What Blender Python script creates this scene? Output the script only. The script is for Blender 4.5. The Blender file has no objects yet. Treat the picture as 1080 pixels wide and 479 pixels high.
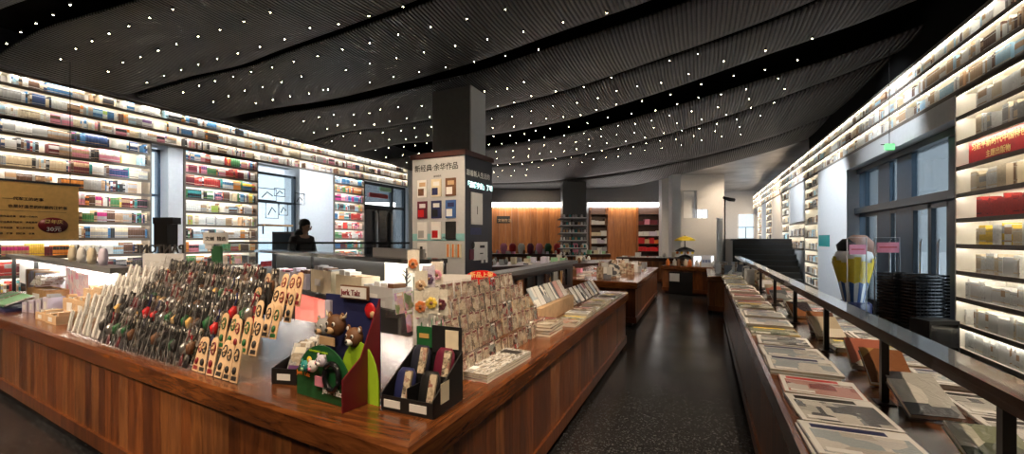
import bpy, math, random
from mathutils import Vector, Matrix
random.seed(7)
rnd = random.random
def U(a, b): return a + (b - a) * rnd()
SC = bpy.context.scene
COL = SC.collection
# ---------------------------------------------------------------- camera, world, exposure, lamps
F, VX, HY, H = 450.0, 740.0, 252.0, 1.4
TH = math.atan((VX - 540) / F)
cam_d = bpy.data.cameras.new('camera'); cam = bpy.data.objects.new('camera', cam_d); COL.objects.link(cam)
cam.location = (0, 0, H); cam.rotation_euler = (math.pi / 2, 0, TH)
cam_d.sensor_width = 36; cam_d.lens = 36 * F / 1080; cam_d.shift_y = 12.5 / 1080
cam_d.clip_start = 0.05; cam_d.clip_end = 300
SC.camera = cam
SC.view_settings.view_transform = 'Standard'; SC.view_settings.look = 'None'
SC.view_settings.gamma = 1; SC.view_settings.use_curve_mapping = False
SC.view_settings.exposure = 0.9
SC.cycles.transparent_max_bounces = 40
W = bpy.data.worlds.new('World'); SC.world = W; W.use_nodes = True
wn = W.node_tree.nodes['Background']; wn.inputs[0].default_value = (.74, .87, 1, 1); wn.inputs[1].default_value = .85
def daylight(direction, power, angle):
    d = bpy.data.lights.new('daylight', 'SUN'); d.energy = power; d.angle = math.radians(angle); d.color = (.82, .91, 1)
    o = bpy.data.objects.new('daylight', d); COL.objects.link(o); o.location = (12, 9, 8); o.rotation_euler = Vector(direction).to_track_quat('-Z', 'Y').to_euler()
daylight((-1, -.15, -.45), 3.6, 80)
daylight((1, .15, -.45), 1.2, 70)
LED = 19.0
SPOT = 1.0
def spot(loc, target, power, col=(1, .76, .52), size=50, blend=.6, rad=.04):
    d = bpy.data.lights.new('downlight_or_fill_lamp', 'SPOT'); d.energy = power * SPOT; d.color = col
    d.spot_size = math.radians(size); d.spot_blend = blend; d.shadow_soft_size = rad
    o = bpy.data.objects.new('downlight_or_fill_lamp', d); COL.objects.link(o); o.location = loc
    o.rotation_euler = (Vector(target) - Vector(loc)).to_track_quat('-Z', 'Y').to_euler()
for loc, tg, p, s in [
    ((-1.6, .3, 4.25), (-1.5, 1.5, .7), 170, 40), ((-1.0, 2.2, 4.25), (-1.1, 2.9, .7), 150, 44),
    ((-3.4, .2, 4.25), (-3.2, 1.7, .7), 170, 46), ((-5.4, .2, 4.25), (-5.0, 1.9, .7), 190, 46),
    ((-4.6, -1.6, 4.2), (-4.2, 1.4, .4), 230, 40), ((-2.0, -1.6, 4.2), (-1.9, 1.2, .4), 100, 36),
    ((.6, 3.4, 4.25), (-.9, 3.6, .5), 120, 40), ((.4, 5.2, 4.25), (-.95, 5.4, .5), 120, 40),
    ((.55, 1.6, 4.25), (.75, 2.2, .7), 150, 50), ((.6, 3.9, 4.25), (.75, 4.4, .7), 140, 50), ((.6, 6.4, 4.25), (.75, 6.9, .7), 140, 50),
    ((.3, 8.4, 4.3), (-1.3, 8.8, .7), 150, 46), ((-.3, 10.4, 4.3), (-.4, 11.6, .7), 150, 46),
    ((-3.4, 9.0, 4.3), (-3.2, 11.3, .7), 190, 56), ((-1.6, 13.6, 4.2), (-2.2, 16.0, .8), 190, 60),
    ((-4.5, 3.2, 4.3), (-4.0, 3.9, .9), 120, 46), ((-7.4, 2.0, 4.3), (-6.9, 3.2, .8), 130, 50),
    ((-4.4, 4.4, 4.2), (-4.6, 6.8, 2.0), 260, 46), ((-2.0, 5.9, 4.2), (-3.6, 7.3, 1.9), 110, 44),
    ((-8.2, 1.2, 4.2), (-9.3, 3.0, 2.0), 120, 50), ((-2.6, -1.9, 4.0), (-2.9, 1.75, .95), 380, 28), ((.3, -1.2, 4.1), (-1.4, 1.9, .9), 170, 26), ((.9, .6, 4.2), (-1.2, 2.5, .8), 260, 30),  # unseen fill spots added to brighten the banner and the front displays
    ((-5.6, -1.9, 4.0), (-5.2, 1.8, .8), 300, 36), ((.2, 11.5, 4.25), (2.86, 12.6, 1.8), 420, 60), ((1.2, 8.4, 4.3), (2.9, 9.0, 3.15), 130, 70), ((-.3, 5.2, 4.2), (-1.6, 8.4, .8), 260, 40), ((-1.5, 8.0, 4.2), (-2.6, 11.6, .8), 200, 44), ((-7.2, 8.2, 4.25), (-10, 8.9, 1.8), 420, 60), ((-7.8, 4.0, 4.25), (-10, 5.3, 1.8), 300, 50), ((.8, 15.5, 4.25), (2.9, 17, 2.4), 300, 60), ((1.9, 20, 4.35), (2.0, 22, 1.4), 300, 120), ((.2, 17, 4.35), (.3, 19.5, .5), 300, 120), ((1.9, 26, 4.35), (2.0, 28, 1.4), 300, 120), ((-6.6, 13.5, 4.1), (-7.3, 17.8, 2.0), 300, 50), ((-1.8, 15.5, 4.0), (-2.8, 19.0, 2.0), 260, 50)]:  # added wall washers and fill spots for piers, header, counters and far zone
    spot(loc, tg, p, size=s, col=(.86, .93, 1) if abs(tg[0] + 3.6) > 6.3 and tg[0] != -9.3 else (1, .76, .52))
# ---------------------------------------------------------------- pixel to world helpers (points on real planes)
def ray(px, py):
    u = (px - 540) / F
    return Vector((-math.sin(TH) + math.cos(TH) * u, math.cos(TH) + math.sin(TH) * u, (HY - py) / F))
def onz(px, py, z):
    r = ray(px, py); t = (z - H) / r.z; return Vector((r.x * t, r.y * t, z))
def onx(px, py, X):
    r = ray(px, py); t = X / r.x; return Vector((X, r.y * t, H + r.z * t))
def ond(px, py, d):
    r = ray(px, py); return Vector((r.x * d, r.y * d, H + r.z * d))
# ---------------------------------------------------------------- materials
MATS = {}
def newmat(name):
    m = bpy.data.materials.new(name); m.use_nodes = True; MATS[name] = m
    return m, m.node_tree, m.node_tree.nodes['Principled BSDF']
def mat(name, col, rough=.6, metal=0, noise=.08, scale=14, bump=0, coat=0, spec=.5):
    m, nt, b = newmat(name); N = nt.nodes; L = nt.links
    b.inputs['Roughness'].default_value = rough; b.inputs['Metallic'].default_value = metal
    b.inputs['Coat Weight'].default_value = coat; b.inputs['Specular IOR Level'].default_value = spec
    tc = N.new('ShaderNodeTexCoord'); nz = N.new('ShaderNodeTexNoise'); nz.inputs['Scale'].default_value = scale; nz.inputs['Detail'].default_value = 4
    L.new(tc.outputs['Object'], nz.inputs['Vector'])
    rp = N.new('ShaderNodeValToRGB'); c = col
    rp.color_ramp.elements[0].position = .3; rp.color_ramp.elements[1].position = .7
    rp.color_ramp.elements[0].color = (c[0] * (1 - noise), c[1] * (1 - noise), c[2] * (1 - noise), 1)
    rp.color_ramp.elements[1].color = (min(1, c[0] * (1 + noise)), min(1, c[1] * (1 + noise)), min(1, c[2] * (1 + noise)), 1)
    L.new(nz.outputs['Fac'], rp.inputs['Fac']); L.new(rp.outputs['Color'], b.inputs['Base Color'])
    if bump:
        bp = N.new('ShaderNodeBump'); bp.inputs['Strength'].default_value = bump; bp.inputs['Distance'].default_value = .01
        L.new(nz.outputs['Fac'], bp.inputs['Height']); L.new(bp.outputs['Normal'], b.inputs['Normal'])
    return m
def emit(name, col, s):
    m, nt, b = newmat(name); b.inputs['Base Color'].default_value = (.8, .8, .8, 1)
    b.inputs['Emission Color'].default_value = (*col, 1); b.inputs['Emission Strength'].default_value = s
    return m
def wood(name, c1, c2, rough=.35, sc=(14, 14, 1.2)):
    m, nt, b = newmat(name); N = nt.nodes; L = nt.links
    b.inputs['Roughness'].default_value = rough; b.inputs['Coat Weight'].default_value = .25; b.inputs['Coat Roughness'].default_value = .2
    tc = N.new('ShaderNodeTexCoord'); mp = N.new('ShaderNodeMapping'); mp.inputs['Scale'].default_value = sc
    L.new(tc.outputs['Object'], mp.inputs['Vector'])
    nz = N.new('ShaderNodeTexNoise'); nz.inputs['Scale'].default_value = 2.6; nz.inputs['Detail'].default_value = 8; nz.inputs['Roughness'].default_value = .65; nz.inputs['Distortion'].default_value = .6
    L.new(mp.outputs['Vector'], nz.inputs['Vector'])
    rp = N.new('ShaderNodeValToRGB'); e = rp.color_ramp.elements
    e[0].position = .32; e[0].color = (*c1, 1); e[1].position = .68; e[1].color = (*c2, 1)
    L.new(nz.outputs['Fac'], rp.inputs['Fac']); L.new(rp.outputs['Color'], b.inputs['Base Color'])
    bp = N.new('ShaderNodeBump'); bp.inputs['Strength'].default_value = .25; bp.inputs['Distance'].default_value = .004
    L.new(nz.outputs['Fac'], bp.inputs['Height']); L.new(bp.outputs['Normal'], b.inputs['Normal'])
    return m
def cover(name, cols, scale=9, rough=.25, wrap=.35):
    """printed cover: blocks of ink that differ from copy to copy, under clear wrap"""
    m, nt, b = newmat(name); N = nt.nodes; L = nt.links
    b.inputs['Roughness'].default_value = rough; b.inputs['Coat Weight'].default_value = .5; b.inputs['Coat Roughness'].default_value = .08
    tc = N.new('ShaderNodeTexCoord'); oi = N.new('ShaderNodeObjectInfo')
    ml = N.new('ShaderNodeMath'); ml.operation = 'MULTIPLY'; ml.inputs[1].default_value = 37
    L.new(oi.outputs['Random'], ml.inputs[0])
    ad = N.new('ShaderNodeVectorMath'); ad.operation = 'ADD'
    L.new(tc.outputs['Object'], ad.inputs[0]); L.new(ml.outputs[0], ad.inputs[1])
    vo = N.new('ShaderNodeTexVoronoi'); vo.distance = 'CHEBYCHEV'; vo.inputs['Scale'].default_value = scale
    nz = N.new('ShaderNodeTexNoise'); nz.inputs['Scale'].default_value = scale * 3; nz.inputs['Detail'].default_value = 5
    L.new(ad.outputs[0], vo.inputs['Vector']); L.new(ad.outputs[0], nz.inputs['Vector'])
    sp = N.new('ShaderNodeSeparateColor'); L.new(vo.outputs['Color'], sp.inputs[0])
    mx = N.new('ShaderNodeMath'); mx.operation = 'MULTIPLY_ADD'; mx.inputs[1].default_value = .75
    m2 = N.new('ShaderNodeMath'); m2.operation = 'MULTIPLY'; m2.inputs[1].default_value = .3 if scale > 12 else .10
    L.new(nz.outputs['Fac'], m2.inputs[0]); L.new(sp.outputs[0], mx.inputs[0]); L.new(m2.outputs[0], mx.inputs[2])
    rp = N.new('ShaderNodeValToRGB'); rp.color_ramp.interpolation = 'CONSTANT' if scale < 12 else 'LINEAR'
    e = rp.color_ramp.elements
    while len(e) < len(cols): e.new(.5)
    for i, c in enumerate(cols): e[i].position = .12 + .88 * i / len(cols); e[i].color = (*c, 1)
    L.new(mx.outputs[0], rp.inputs['Fac']); L.new(rp.outputs['Color'], b.inputs['Base Color'])
    n3 = N.new('ShaderNodeTexNoise'); n3.inputs['Scale'].default_value = 16; n3.inputs['Distortion'].default_value = 2.5; n3.inputs['Detail'].default_value = 2
    L.new(ad.outputs[0], n3.inputs['Vector'])
    bp = N.new('ShaderNodeBump'); bp.inputs['Strength'].default_value = wrap; bp.inputs['Distance'].default_value = .012
    L.new(n3.outputs['Fac'], bp.inputs['Height']); L.new(bp.outputs['Normal'], b.inputs['Normal']); L.new(bp.outputs['Normal'], b.inputs['Coat Normal'])
    return m
def plastic(name, k, rough, bump):
    m = bpy.data.materials.new(name); m.use_nodes = True; MATS[name] = m
    nt = m.node_tree; N = nt.nodes; L = nt.links; N.remove(N['Principled BSDF'])
    t = N.new('ShaderNodeBsdfTransparent'); g = N.new('ShaderNodeBsdfGlossy'); g.inputs['Roughness'].default_value = rough
    tc = N.new('ShaderNodeTexCoord'); nz = N.new('ShaderNodeTexNoise'); nz.inputs['Scale'].default_value = 22; nz.inputs['Distortion'].default_value = 2
    L.new(tc.outputs['Object'], nz.inputs['Vector']); bp = N.new('ShaderNodeBump'); bp.inputs['Strength'].default_value = bump; bp.inputs['Distance'].default_value = .03
    L.new(nz.outputs['Fac'], bp.inputs['Height']); L.new(bp.outputs['Normal'], g.inputs['Normal'])
    mx = N.new('ShaderNodeMixShader'); mx.inputs[0].default_value = k; L.new(t.outputs[0], mx.inputs[1]); L.new(g.outputs[0], mx.inputs[2])
    L.new(mx.outputs[0], N['Material Output'].inputs[0])
def glass(name, tint=(1, 1, 1), refl=.08, rough=.02):
    m = bpy.data.materials.new(name); m.use_nodes = True; MATS[name] = m
    nt = m.node_tree; N = nt.nodes; L = nt.links; N.remove(N['Principled BSDF'])
    t = N.new('ShaderNodeBsdfTransparent'); t.inputs[0].default_value = (*tint, 1)
    g = N.new('ShaderNodeBsdfGlossy'); g.inputs['Roughness'].default_value = rough
    fr = N.new('ShaderNodeFresnel'); fr.inputs[0].default_value = 1.45
    ad = N.new('ShaderNodeMath'); ad.operation = 'MULTIPLY_ADD'; ad.inputs[1].default_value = .8; ad.inputs[2].default_value = refl * .3
    L.new(fr.outputs[0], ad.inputs[0])
    mx = N.new('ShaderNodeMixShader'); L.new(ad.outputs[0], mx.inputs[0]); L.new(t.outputs[0], mx.inputs[1]); L.new(g.outputs[0], mx.inputs[2])
    L.new(mx.outputs[0], N['Material Output'].inputs[0])
    return m
mat('white_paint', (.74, .75, .76), .6, noise=.03); mat('grey_paint', (.36, .36, .37), .7, noise=.05); mat('shelf_back', (.86, .83, .76), .5, noise=.02)
mat('shelf_board', (.80, .74, .64), .5, noise=.04); mat('shelf_edge', (.20, .17, .14), .5); mat('shelf_black', (.02, .02, .022), .45)
mat('black', (.012, .012, .013), .45); mat('black_gloss', (.01, .01, .012), .18, coat=.3); mat('dark_frame', (.035, .045, .055), .35, .4)
mat('grey_frame', (.045, .075, .11), .4, 0); mat('void', (.002, .002, .002), .9, spec=.1); mat('steel', (.55, .56, .58), .3, .9)
mat('rail_top', (.035, .034, .036), .22, 0, coat=.5); mat('grey_slab', (.11, .11, .115), .4); mat('paper', (.72, .68, .58), .8); mat('white', (.8, .8, .79), .5, noise=.03)
mat('cream', (.72, .64, .48), .6); mat('kraft', (.42, .25, .12), .8, noise=.15); mat('kraft_light', (.58, .40, .24), .8, noise=.12)
mat('red', (.55, .015, .02), .4); mat('deep_red', (.18, .012, .02), .4); mat('red_gloss', (.8, .02, .02), .15, coat=.5); mat('wine', (.12, .01, .03), .4)
mat('gold', (.72, .45, .14), .35, .3); mat('gold_ink', (.95, .70, .28), .4, .2); mat('ink', (.02, .018, .018), .6); mat('green', (.012, .10, .03), .5)
mat('lime', (.36, .60, .03), .45); mat('teal', (.02, .28, .27), .5); mat('navy', (.02, .025, .10), .45); mat('pink', (.78, .28, .40), .5); mat('yellow', (.85, .62, .04), .5)
mat('skin', (.50, .30, .21), .6); mat('hair', (.012, .01, .01), .5); mat('jacket', (.010, .010, .013), .55, bump=.5, scale=9); mat('trousers', (.02, .02, .025), .8)
mat('panel_grey', (.52, .53, .55), .5, noise=.03); mat('panel_navy', (.018, .02, .035), .4); mat('teal_light', (.25, .55, .58), .5); mat('brown_cap', (.09, .025, .02), .5)
mat('orange', (.75, .2, .03), .5); mat('brown', (.16, .07, .03), .6, noise=.2); mat('tan', (.55, .36, .2), .6); mat('purple', (.10, .03, .13), .5)
mat('plush', (.50, .30, .24), .95, bump=.6, scale=60); mat('blue', (.05, .13, .36), .5); mat('lavender', (.62, .58, .72), .5); mat('green_light', (.3, .55, .33), .5)
mat('far_wood_dark', (.06, .025, .012), .5)
cover('foil', [(.30, .30, .30), (.6, .6, .58), (.12, .12, .12), (.4, .34, .26), (.7, .7, .68)], 20, .2)
emit('led', (1, .94, .84), LED); emit('led_soft', (1, .94, .82), 10); emit('led_white', (1, .95, .9), 6); emit('led_dot', (1, .86, .55), 30); emit('exit_glow', (.02, .9, .12), .7)
emit('pale_glow', (.8, .9, 1), 1.0); emit('lightbox_cream', (1, .90, .68), .55); emit('lightbox_red', (1, .01, .008), .42); emit('neon_text', (.55, 1, .95), 1.6)
glass('glass', (.93, .97, .98)); plastic('acrylic', .07, .05, 0); plastic('plastic_bag', .11, .22, .8)
WOODS = [wood('wood_%s' % 'abcde'[i], a, b_) for i, (a, b_) in enumerate([((.085, .022, .006), (.29, .092, .024)), ((.06, .016, .005), (.21, .064, .017)),
    ((.10, .032, .010), (.34, .125, .036)), ((.045, .013, .005), (.16, .048, .014)), ((.12, .040, .013), (.32, .12, .038))])]
wood('wood_top', (.05, .014, .005), (.25, .082, .022), .22, (1.2, 14, 14)); wood('wood_top_y', (.05, .014, .005), (.25, .082, .022), .22, (14, 1.2, 14))
wood('wood_orange', (.33, .11, .03), (.60, .24, .075), .4, (5, 5, .4)); wood('wood_orange_dark', (.24, .075, .02), (.45, .165, .05), .4, (5, 5, .4))
wood('wood_dark_edge', (.02, .008, .005), (.07, .025, .012), .3, (2, 2, 14))
cover('cover_a', [(.55, .55, .52), (.30, .31, .32), (.75, .74, .70), (.12, .13, .15), (.62, .58, .50)], 4)
cover('cover_b', [(.45, .38, .28), (.65, .6, .5), (.20, .14, .10), (.55, .18, .12), (.7, .68, .62)], 4)
cover('cover_c', [(.7, .7, .7), (.45, .52, .58), (.8, .79, .76), (.6, .58, .55), (.30, .38, .45)], 3)
cover('cover_d', [(.25, .28, .18), (.6, .6, .5), (.12, .14, .1), (.65, .5, .15), (.5, .5, .46)], 4)
cover('cover_e', [(.62, .33, .3), (.74, .68, .66), (.35, .1, .1), (.7, .6, .55), (.4, .4, .44)], 3.5)
cover('cover_f', [(.10, .05, .04), (.3, .12, .05), (.55, .3, .1), (.06, .05, .06), (.2, .18, .16)], 4)
cover('card_art', [(.12, .08, .05), (.60, .50, .36), (.66, .58, .44), (.05, .035, .03), (.56, .46, .32), (.28, .10, .08), (.68, .62, .5)], 30, .3, .15)
cover('card_floral', [(.75, .72, .72), (.6, .12, .25), (.74, .7, .72), (.5, .3, .6), (.75, .5, .3), (.2, .3, .12)], 26, .3, .15)
cover('charm_dark', [(.015, .015, .02), (.06, .05, .05), (.35, .31, .28), (.02, .03, .02), (.24, .20, .15), (.03, .02, .02), (.55, .52, .48)], 34, .15, .6)
cover('charm_red', [(.02, .015, .02), (.35, .02, .03), (.10, .08, .08), (.25, .3, .28), (.5, .42, .35), (.05, .03, .03)], 34, .15, .6)
cover('bag_white', [(.7, .7, .68), (.5, .49, .47), (.8, .79, .77), (.62, .62, .62), (.35, .25, .2)], 22, .15, .7)
cover('pink_print', [(.8, .75, .78), (.75, .3, .45), (.82, .78, .8), (.55, .5, .65), (.8, .6, .65)], 14)
cover('poster_mix', [(.8, .8, .8), (.25, .3, .4), (.75, .3, .25), (.82, .78, .7), (.1, .1, .12)], 5, .5, 0)
def m_floor():
    m, nt, b = newmat('floor_stone'); N = nt.nodes; L = nt.links
    tc = N.new('ShaderNodeTexCoord'); vo = N.new('ShaderNodeTexVoronoi'); vo.inputs['Scale'].default_value = 110
    L.new(tc.outputs['Object'], vo.inputs['Vector'])
    rp = N.new('ShaderNodeValToRGB'); e = rp.color_ramp.elements; e[0].position = .0; e[0].color = (.012, .012, .013, 1); e[1].position = 1; e[1].color = (.075, .075, .078, 1)
    e2 = e.new(.72); e2.color = (.016, .016, .018, 1)
    sp = N.new('ShaderNodeSeparateColor'); L.new(vo.outputs['Color'], sp.inputs[0]); L.new(sp.outputs[0], rp.inputs['Fac'])
    br = N.new('ShaderNodeTexBrick'); br.inputs['Scale'].default_value = 1.25; br.inputs['Mortar Size'].default_value = .004; br.offset = 0
    br.inputs['Brick Width'].default_value = 1; br.inputs['Row Height'].default_value = 1
    L.new(tc.outputs['Object'], br.inputs['Vector'])
    mx = N.new('ShaderNodeMix'); mx.data_type = 'RGBA'; L.new(br.outputs['Fac'], mx.inputs['Factor']); L.new(rp.outputs['Color'], mx.inputs['A']); mx.inputs['B'].default_value = (.004, .004, .004, 1)
    L.new(mx.outputs['Result'], b.inputs['Base Color'])
    nz = N.new('ShaderNodeTexNoise'); nz.inputs['Scale'].default_value = 1.6; L.new(tc.outputs['Object'], nz.inputs['Vector'])
    mr = N.new('ShaderNodeMapRange'); mr.inputs['To Min'].default_value = .10; mr.inputs['To Max'].default_value = .32; L.new(nz.outputs['Fac'], mr.inputs['Value']); L.new(mr.outputs[0], b.inputs['Roughness'])
m_floor()
def m_ceiling():
    m, nt, b = newmat('ceiling_ribs'); N = nt.nodes; L = nt.links
    tc = N.new('ShaderNodeTexCoord'); wv = N.new('ShaderNodeTexWave'); wv.bands_direction = 'X'; wv.inputs['Scale'].default_value = .314 / .06
    L.new(tc.outputs['Object'], wv.inputs['Vector'])
    vo = N.new('ShaderNodeTexWave'); vo.bands_direction = 'Y'; vo.inputs['Scale'].default_value = .314 / .045
    L.new(tc.outputs['Object'], vo.inputs['Vector'])
    mm = N.new('ShaderNodeMath'); mm.operation = 'MULTIPLY_ADD'; mm.inputs[1].default_value = .3
    L.new(vo.outputs['Fac'], mm.inputs[0]); L.new(wv.outputs['Fac'], mm.inputs[2])
    rp = N.new('ShaderNodeValToRGB'); e = rp.color_ramp.elements; e[0].position = .25; e[0].color = (.008, .0075, .007, 1); e[1].position = .95; e[1].color = (.062, .057, .053, 1)
    L.new(mm.outputs[0], rp.inputs['Fac']); L.new(rp.outputs['Color'], b.inputs['Base Color'])
    bp = N.new('ShaderNodeBump'); bp.inputs['Strength'].default_value = .9; bp.inputs['Distance'].default_value = .03
    L.new(wv.outputs['Fac'], bp.inputs['Height']); L.new(bp.outputs['Normal'], b.inputs['Normal'])
    b.inputs['Roughness'].default_value = .5; b.inputs['Metallic'].default_value = .3
m_ceiling()
def m_metal_ceiling():
    m, nt, b = newmat('metal_ceiling'); N = nt.nodes; L = nt.links
    tc = N.new('ShaderNodeTexCoord'); nz = N.new('ShaderNodeTexNoise'); nz.inputs['Scale'].default_value = 1.2; nz.inputs['Detail'].default_value = 5
    L.new(tc.outputs['Object'], nz.inputs['Vector'])
    rp = N.new('ShaderNodeValToRGB'); e = rp.color_ramp.elements; e[0].position = .3; e[0].color = (.25, .25, .26, 1); e[1].position = .7; e[1].color = (.5, .5, .51, 1)
    L.new(nz.outputs['Fac'], rp.inputs['Fac']); L.new(rp.outputs['Color'], b.inputs['Base Color'])
    br = N.new('ShaderNodeTexBrick'); br.inputs['Scale'].default_value = .8; br.inputs['Mortar Size'].default_value = .006; br.offset = 0
    L.new(tc.outputs['Object'], br.inputs['Vector'])
    bp = N.new('ShaderNodeBump'); bp.invert = True; bp.inputs['Strength'].default_value = .5; L.new(br.outputs['Fac'], bp.inputs['Height']); L.new(bp.outputs['Normal'], b.inputs['Normal'])
    b.inputs['Roughness'].default_value = .35; b.inputs['Metallic'].default_value = .6
m_metal_ceiling()
# ---------------------------------------------------------------- mesh builder
class MB:
    def __init__(s): s.v = []; s.f = []; s.m = []; s.names = []; s.sm = []
    def mi(s, n):
        if n not in s.names: s.names.append(n)
        return s.names.index(n)
    def add(s, vs, fs, m, smooth=False):
        o = len(s.v); k = s.mi(m); s.v += [tuple(v) for v in vs]
        for f in fs: s.f.append(tuple(o + i for i in f)); s.m.append(k); s.sm.append(smooth)
        return s
    def box(s, a, b, m, M=None, top=None, bev=0):
        x0, y0, z0 = a; x1, y1, z1 = b
        vs = [Vector(p) for p in ((x0, y0, z0), (x1, y0, z0), (x1, y1, z0), (x0, y1, z0), (x0, y0, z1), (x1, y0, z1), (x1, y1, z1), (x0, y1, z1))]
        if M: vs = [M @ v for v in vs]
        s.add(vs, [(0, 3, 2, 1), (0, 1, 5, 4), (1, 2, 6, 5), (2, 3, 7, 6), (3, 0, 4, 7)], m)
        s.f.append(tuple(len(s.v) - 8 + i for i in (4, 5, 6, 7))); s.m.append(s.mi(top or m)); s.sm.append(False)
        return s
    def prism(s, pts, z0, z1, m, top=None, M=None):
        n = len(pts); vs = [Vector((p[0], p[1], z0)) for p in pts] + [Vector((p[0], p[1], z1)) for p in pts]
        if M: vs = [M @ v for v in vs]
        s.add(vs, [tuple(reversed(range(n)))] + [(i, (i + 1) % n, n + (i + 1) % n, n + i) for i in range(n)], m)
        s.f.append(tuple(len(s.v) - n + i for i in range(n))); s.m.append(s.mi(top or m)); s.sm.append(False)
        return s
    def tube(s, path, r, m, n=8, closed=False):
        P = [Vector(p) for p in path]; R = r if isinstance(r, (list, tuple)) else [r] * len(P); vs = []; fs = []
        for i, p in enumerate(P):
            if closed: t = P[(i + 1) % len(P)] - P[i - 1]
            else: t = P[min(i + 1, len(P) - 1)] - P[max(i - 1, 0)]
            t.normalize(); a = t.orthogonal().normalized() if abs(t.z) > .95 or True and abs(t.z) > .95 else t.cross(Vector((0, 0, 1))).normalized()
            b = t.cross(a)
            for k in range(n):
                q = 2 * math.pi * k / n; vs.append(p + (a * math.cos(q) + b * math.sin(q)) * R[i])
        c = len(P)
        for i in range(c if closed else c - 1):
            j = (i + 1) % c
            for k in range(n): fs.append((i * n + k, i * n + (k + 1) % n, j * n + (k + 1) % n, j * n + k))
        if not closed: fs += [tuple(reversed(range(n))), tuple((c - 1) * n + k for k in range(n))]
        return s.add(vs, fs, m, True)
    def lathe(s, prof, m, n=16, at=(0, 0, 0), M=None, sx=1, sy=1):
        vs = []; fs = []
        for r, z in prof:
            for k in range(n):
                q = 2 * math.pi * k / n; v = Vector((at[0] + r * math.cos(q) * sx, at[1] + r * math.sin(q) * sy, at[2] + z)); vs.append(M @ v if M else v)
        for i in range(len(prof) - 1):
            for k in range(n): fs.append((i * n + k, i * n + (k + 1) % n, (i + 1) * n + (k + 1) % n, (i + 1) * n + k))
        fs += [tuple(reversed(range(n))), tuple((len(prof) - 1) * n + k for k in range(n))]
        return s.add(vs, fs, m, True)
    def ball(s, c, r, m, n=12, sc=(1, 1, 1), M=None):
        prof = [(max(1e-4, math.sin(math.pi * i / 8)), -math.cos(math.pi * i / 8)) for i in range(9)]
        T = Matrix.Translation(c) @ Matrix.Diagonal((r * sc[0], r * sc[1], r * sc[2], 1))
        return s.lathe(prof, m, n, M=(M @ T) if M else T)
    def mesh(s, name):
        me = bpy.data.meshes.new(name); me.from_pydata([tuple(v) for v in s.v], [], s.f)
        for n in s.names: me.materials.append(MATS[n])
        me.polygons.foreach_set('material_index', s.m); me.polygons.foreach_set('use_smooth', s.sm); me.update(); return me
    def build(s, name, parent=None, label=None, cat=None, group=None, kind=None, loc=None, rot=None):
        o = bpy.data.objects.new(name, s.mesh(name)); COL.objects.link(o); o.parent = parent
        if loc is not None: o.location = loc
        if rot is not None: o.rotation_euler = rot if hasattr(rot, '__len__') else (0, 0, rot)
        return tag(o, label, cat, group, kind)
def tag(o, label=None, cat=None, group=None, kind=None):
    if label: o['label'] = label
    if cat: o['category'] = cat
    if group: o['group'] = group
    if kind: o['kind'] = kind
    return o
def thing(name, label, cat, loc=(0, 0, 0), rot=0, group=None):
    o = bpy.data.objects.new(name, None); COL.objects.link(o); o.location = loc; o.empty_display_size = .1
    o.rotation_euler = rot if hasattr(rot, '__len__') else (0, 0, rot)
    return tag(o, label, cat, group)
def struct(name, mb): return mb.build(name, kind='structure')
def copytree(o, loc, rot=None, label=None, group=None):
    r = o.copy(); COL.objects.link(r); r.location = loc
    if rot is not None: r.rotation_euler = rot if hasattr(rot, '__len__') else (0, 0, rot)
    if label: r['label'] = label
    if group: r['group'] = group
    for c in list(o.children):
        k = c.copy(); COL.objects.link(k); k.parent = r
        for g in c.children:
            q = g.copy(); COL.objects.link(q); q.parent = k
    return r
_tc = {}
def text(name, body, size, m, origin, right, up, parent=None, mirror=False, center=False, extr=.001):
    """solid lettering: origin = left baseline, in the parent's frame"""
    cu = bpy.data.curves.new(name, 'FONT'); cu.body = body; cu.size = size; cu.extrude = extr; cu.offset = size * .014; cu.resolution_u = 2
    if center: cu.align_x = 'CENTER'
    t = bpy.data.objects.new(name, cu); COL.objects.link(t)
    bpy.context.view_layer.update(); dg = bpy.context.evaluated_depsgraph_get()
    me = bpy.data.meshes.new_from_object(t.evaluated_get(dg)); bpy.data.objects.remove(t); bpy.data.curves.remove(cu)
    me.materials.clear(); me.materials.append(MATS[m])
    X = Vector(right).normalized(); Y = Vector(up).normalized(); Z = X.cross(Y)
    if mirror: X = -X
    M = Matrix((( X.x, Y.x, Z.x, origin[0]), (X.y, Y.y, Z.y, origin[1]), (X.z, Y.z, Z.z, origin[2]), (0, 0, 0, 1)))
    me.transform(M)
    o = bpy.data.objects.new(name, me); COL.objects.link(o); o.parent = parent
    return o
ROTZ = lambda a: Matrix.Rotation(a, 4, 'Z')
# ================================================================ ROOM SHELL
XL, XR, YB = -10.0, 2.86, -2.6
Yl = lambda px: onx(px, 250, XL).y
Yr = lambda px: onx(px, 250, XR).y
struct('floor', MB().box((-10.5, YB, -.12), (3.5, 31, 0), 'floor_stone'))
struct('wall_rear', MB().box((-10.5, YB - .2, 0), (3.5, YB, 4.6), 'grey_paint'))
def ceil_z(d, x=0):
    t = min(max((d - 12) / 9, 0), 1); t = t * t * (3 - 2 * t); q = min(max((-8.2 - x) / 1.8, 0), 1); return 4.35 - .55 * t - .27 * q * q * (1 - t)
cdep = lambda x, y: -math.sin(TH) * x + math.cos(TH) * y
# main black void above the hung panels
struct('ceiling', MB().box((-10.5, YB, 4.72), (3.5, 22.5, 4.8), 'void'))
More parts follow.
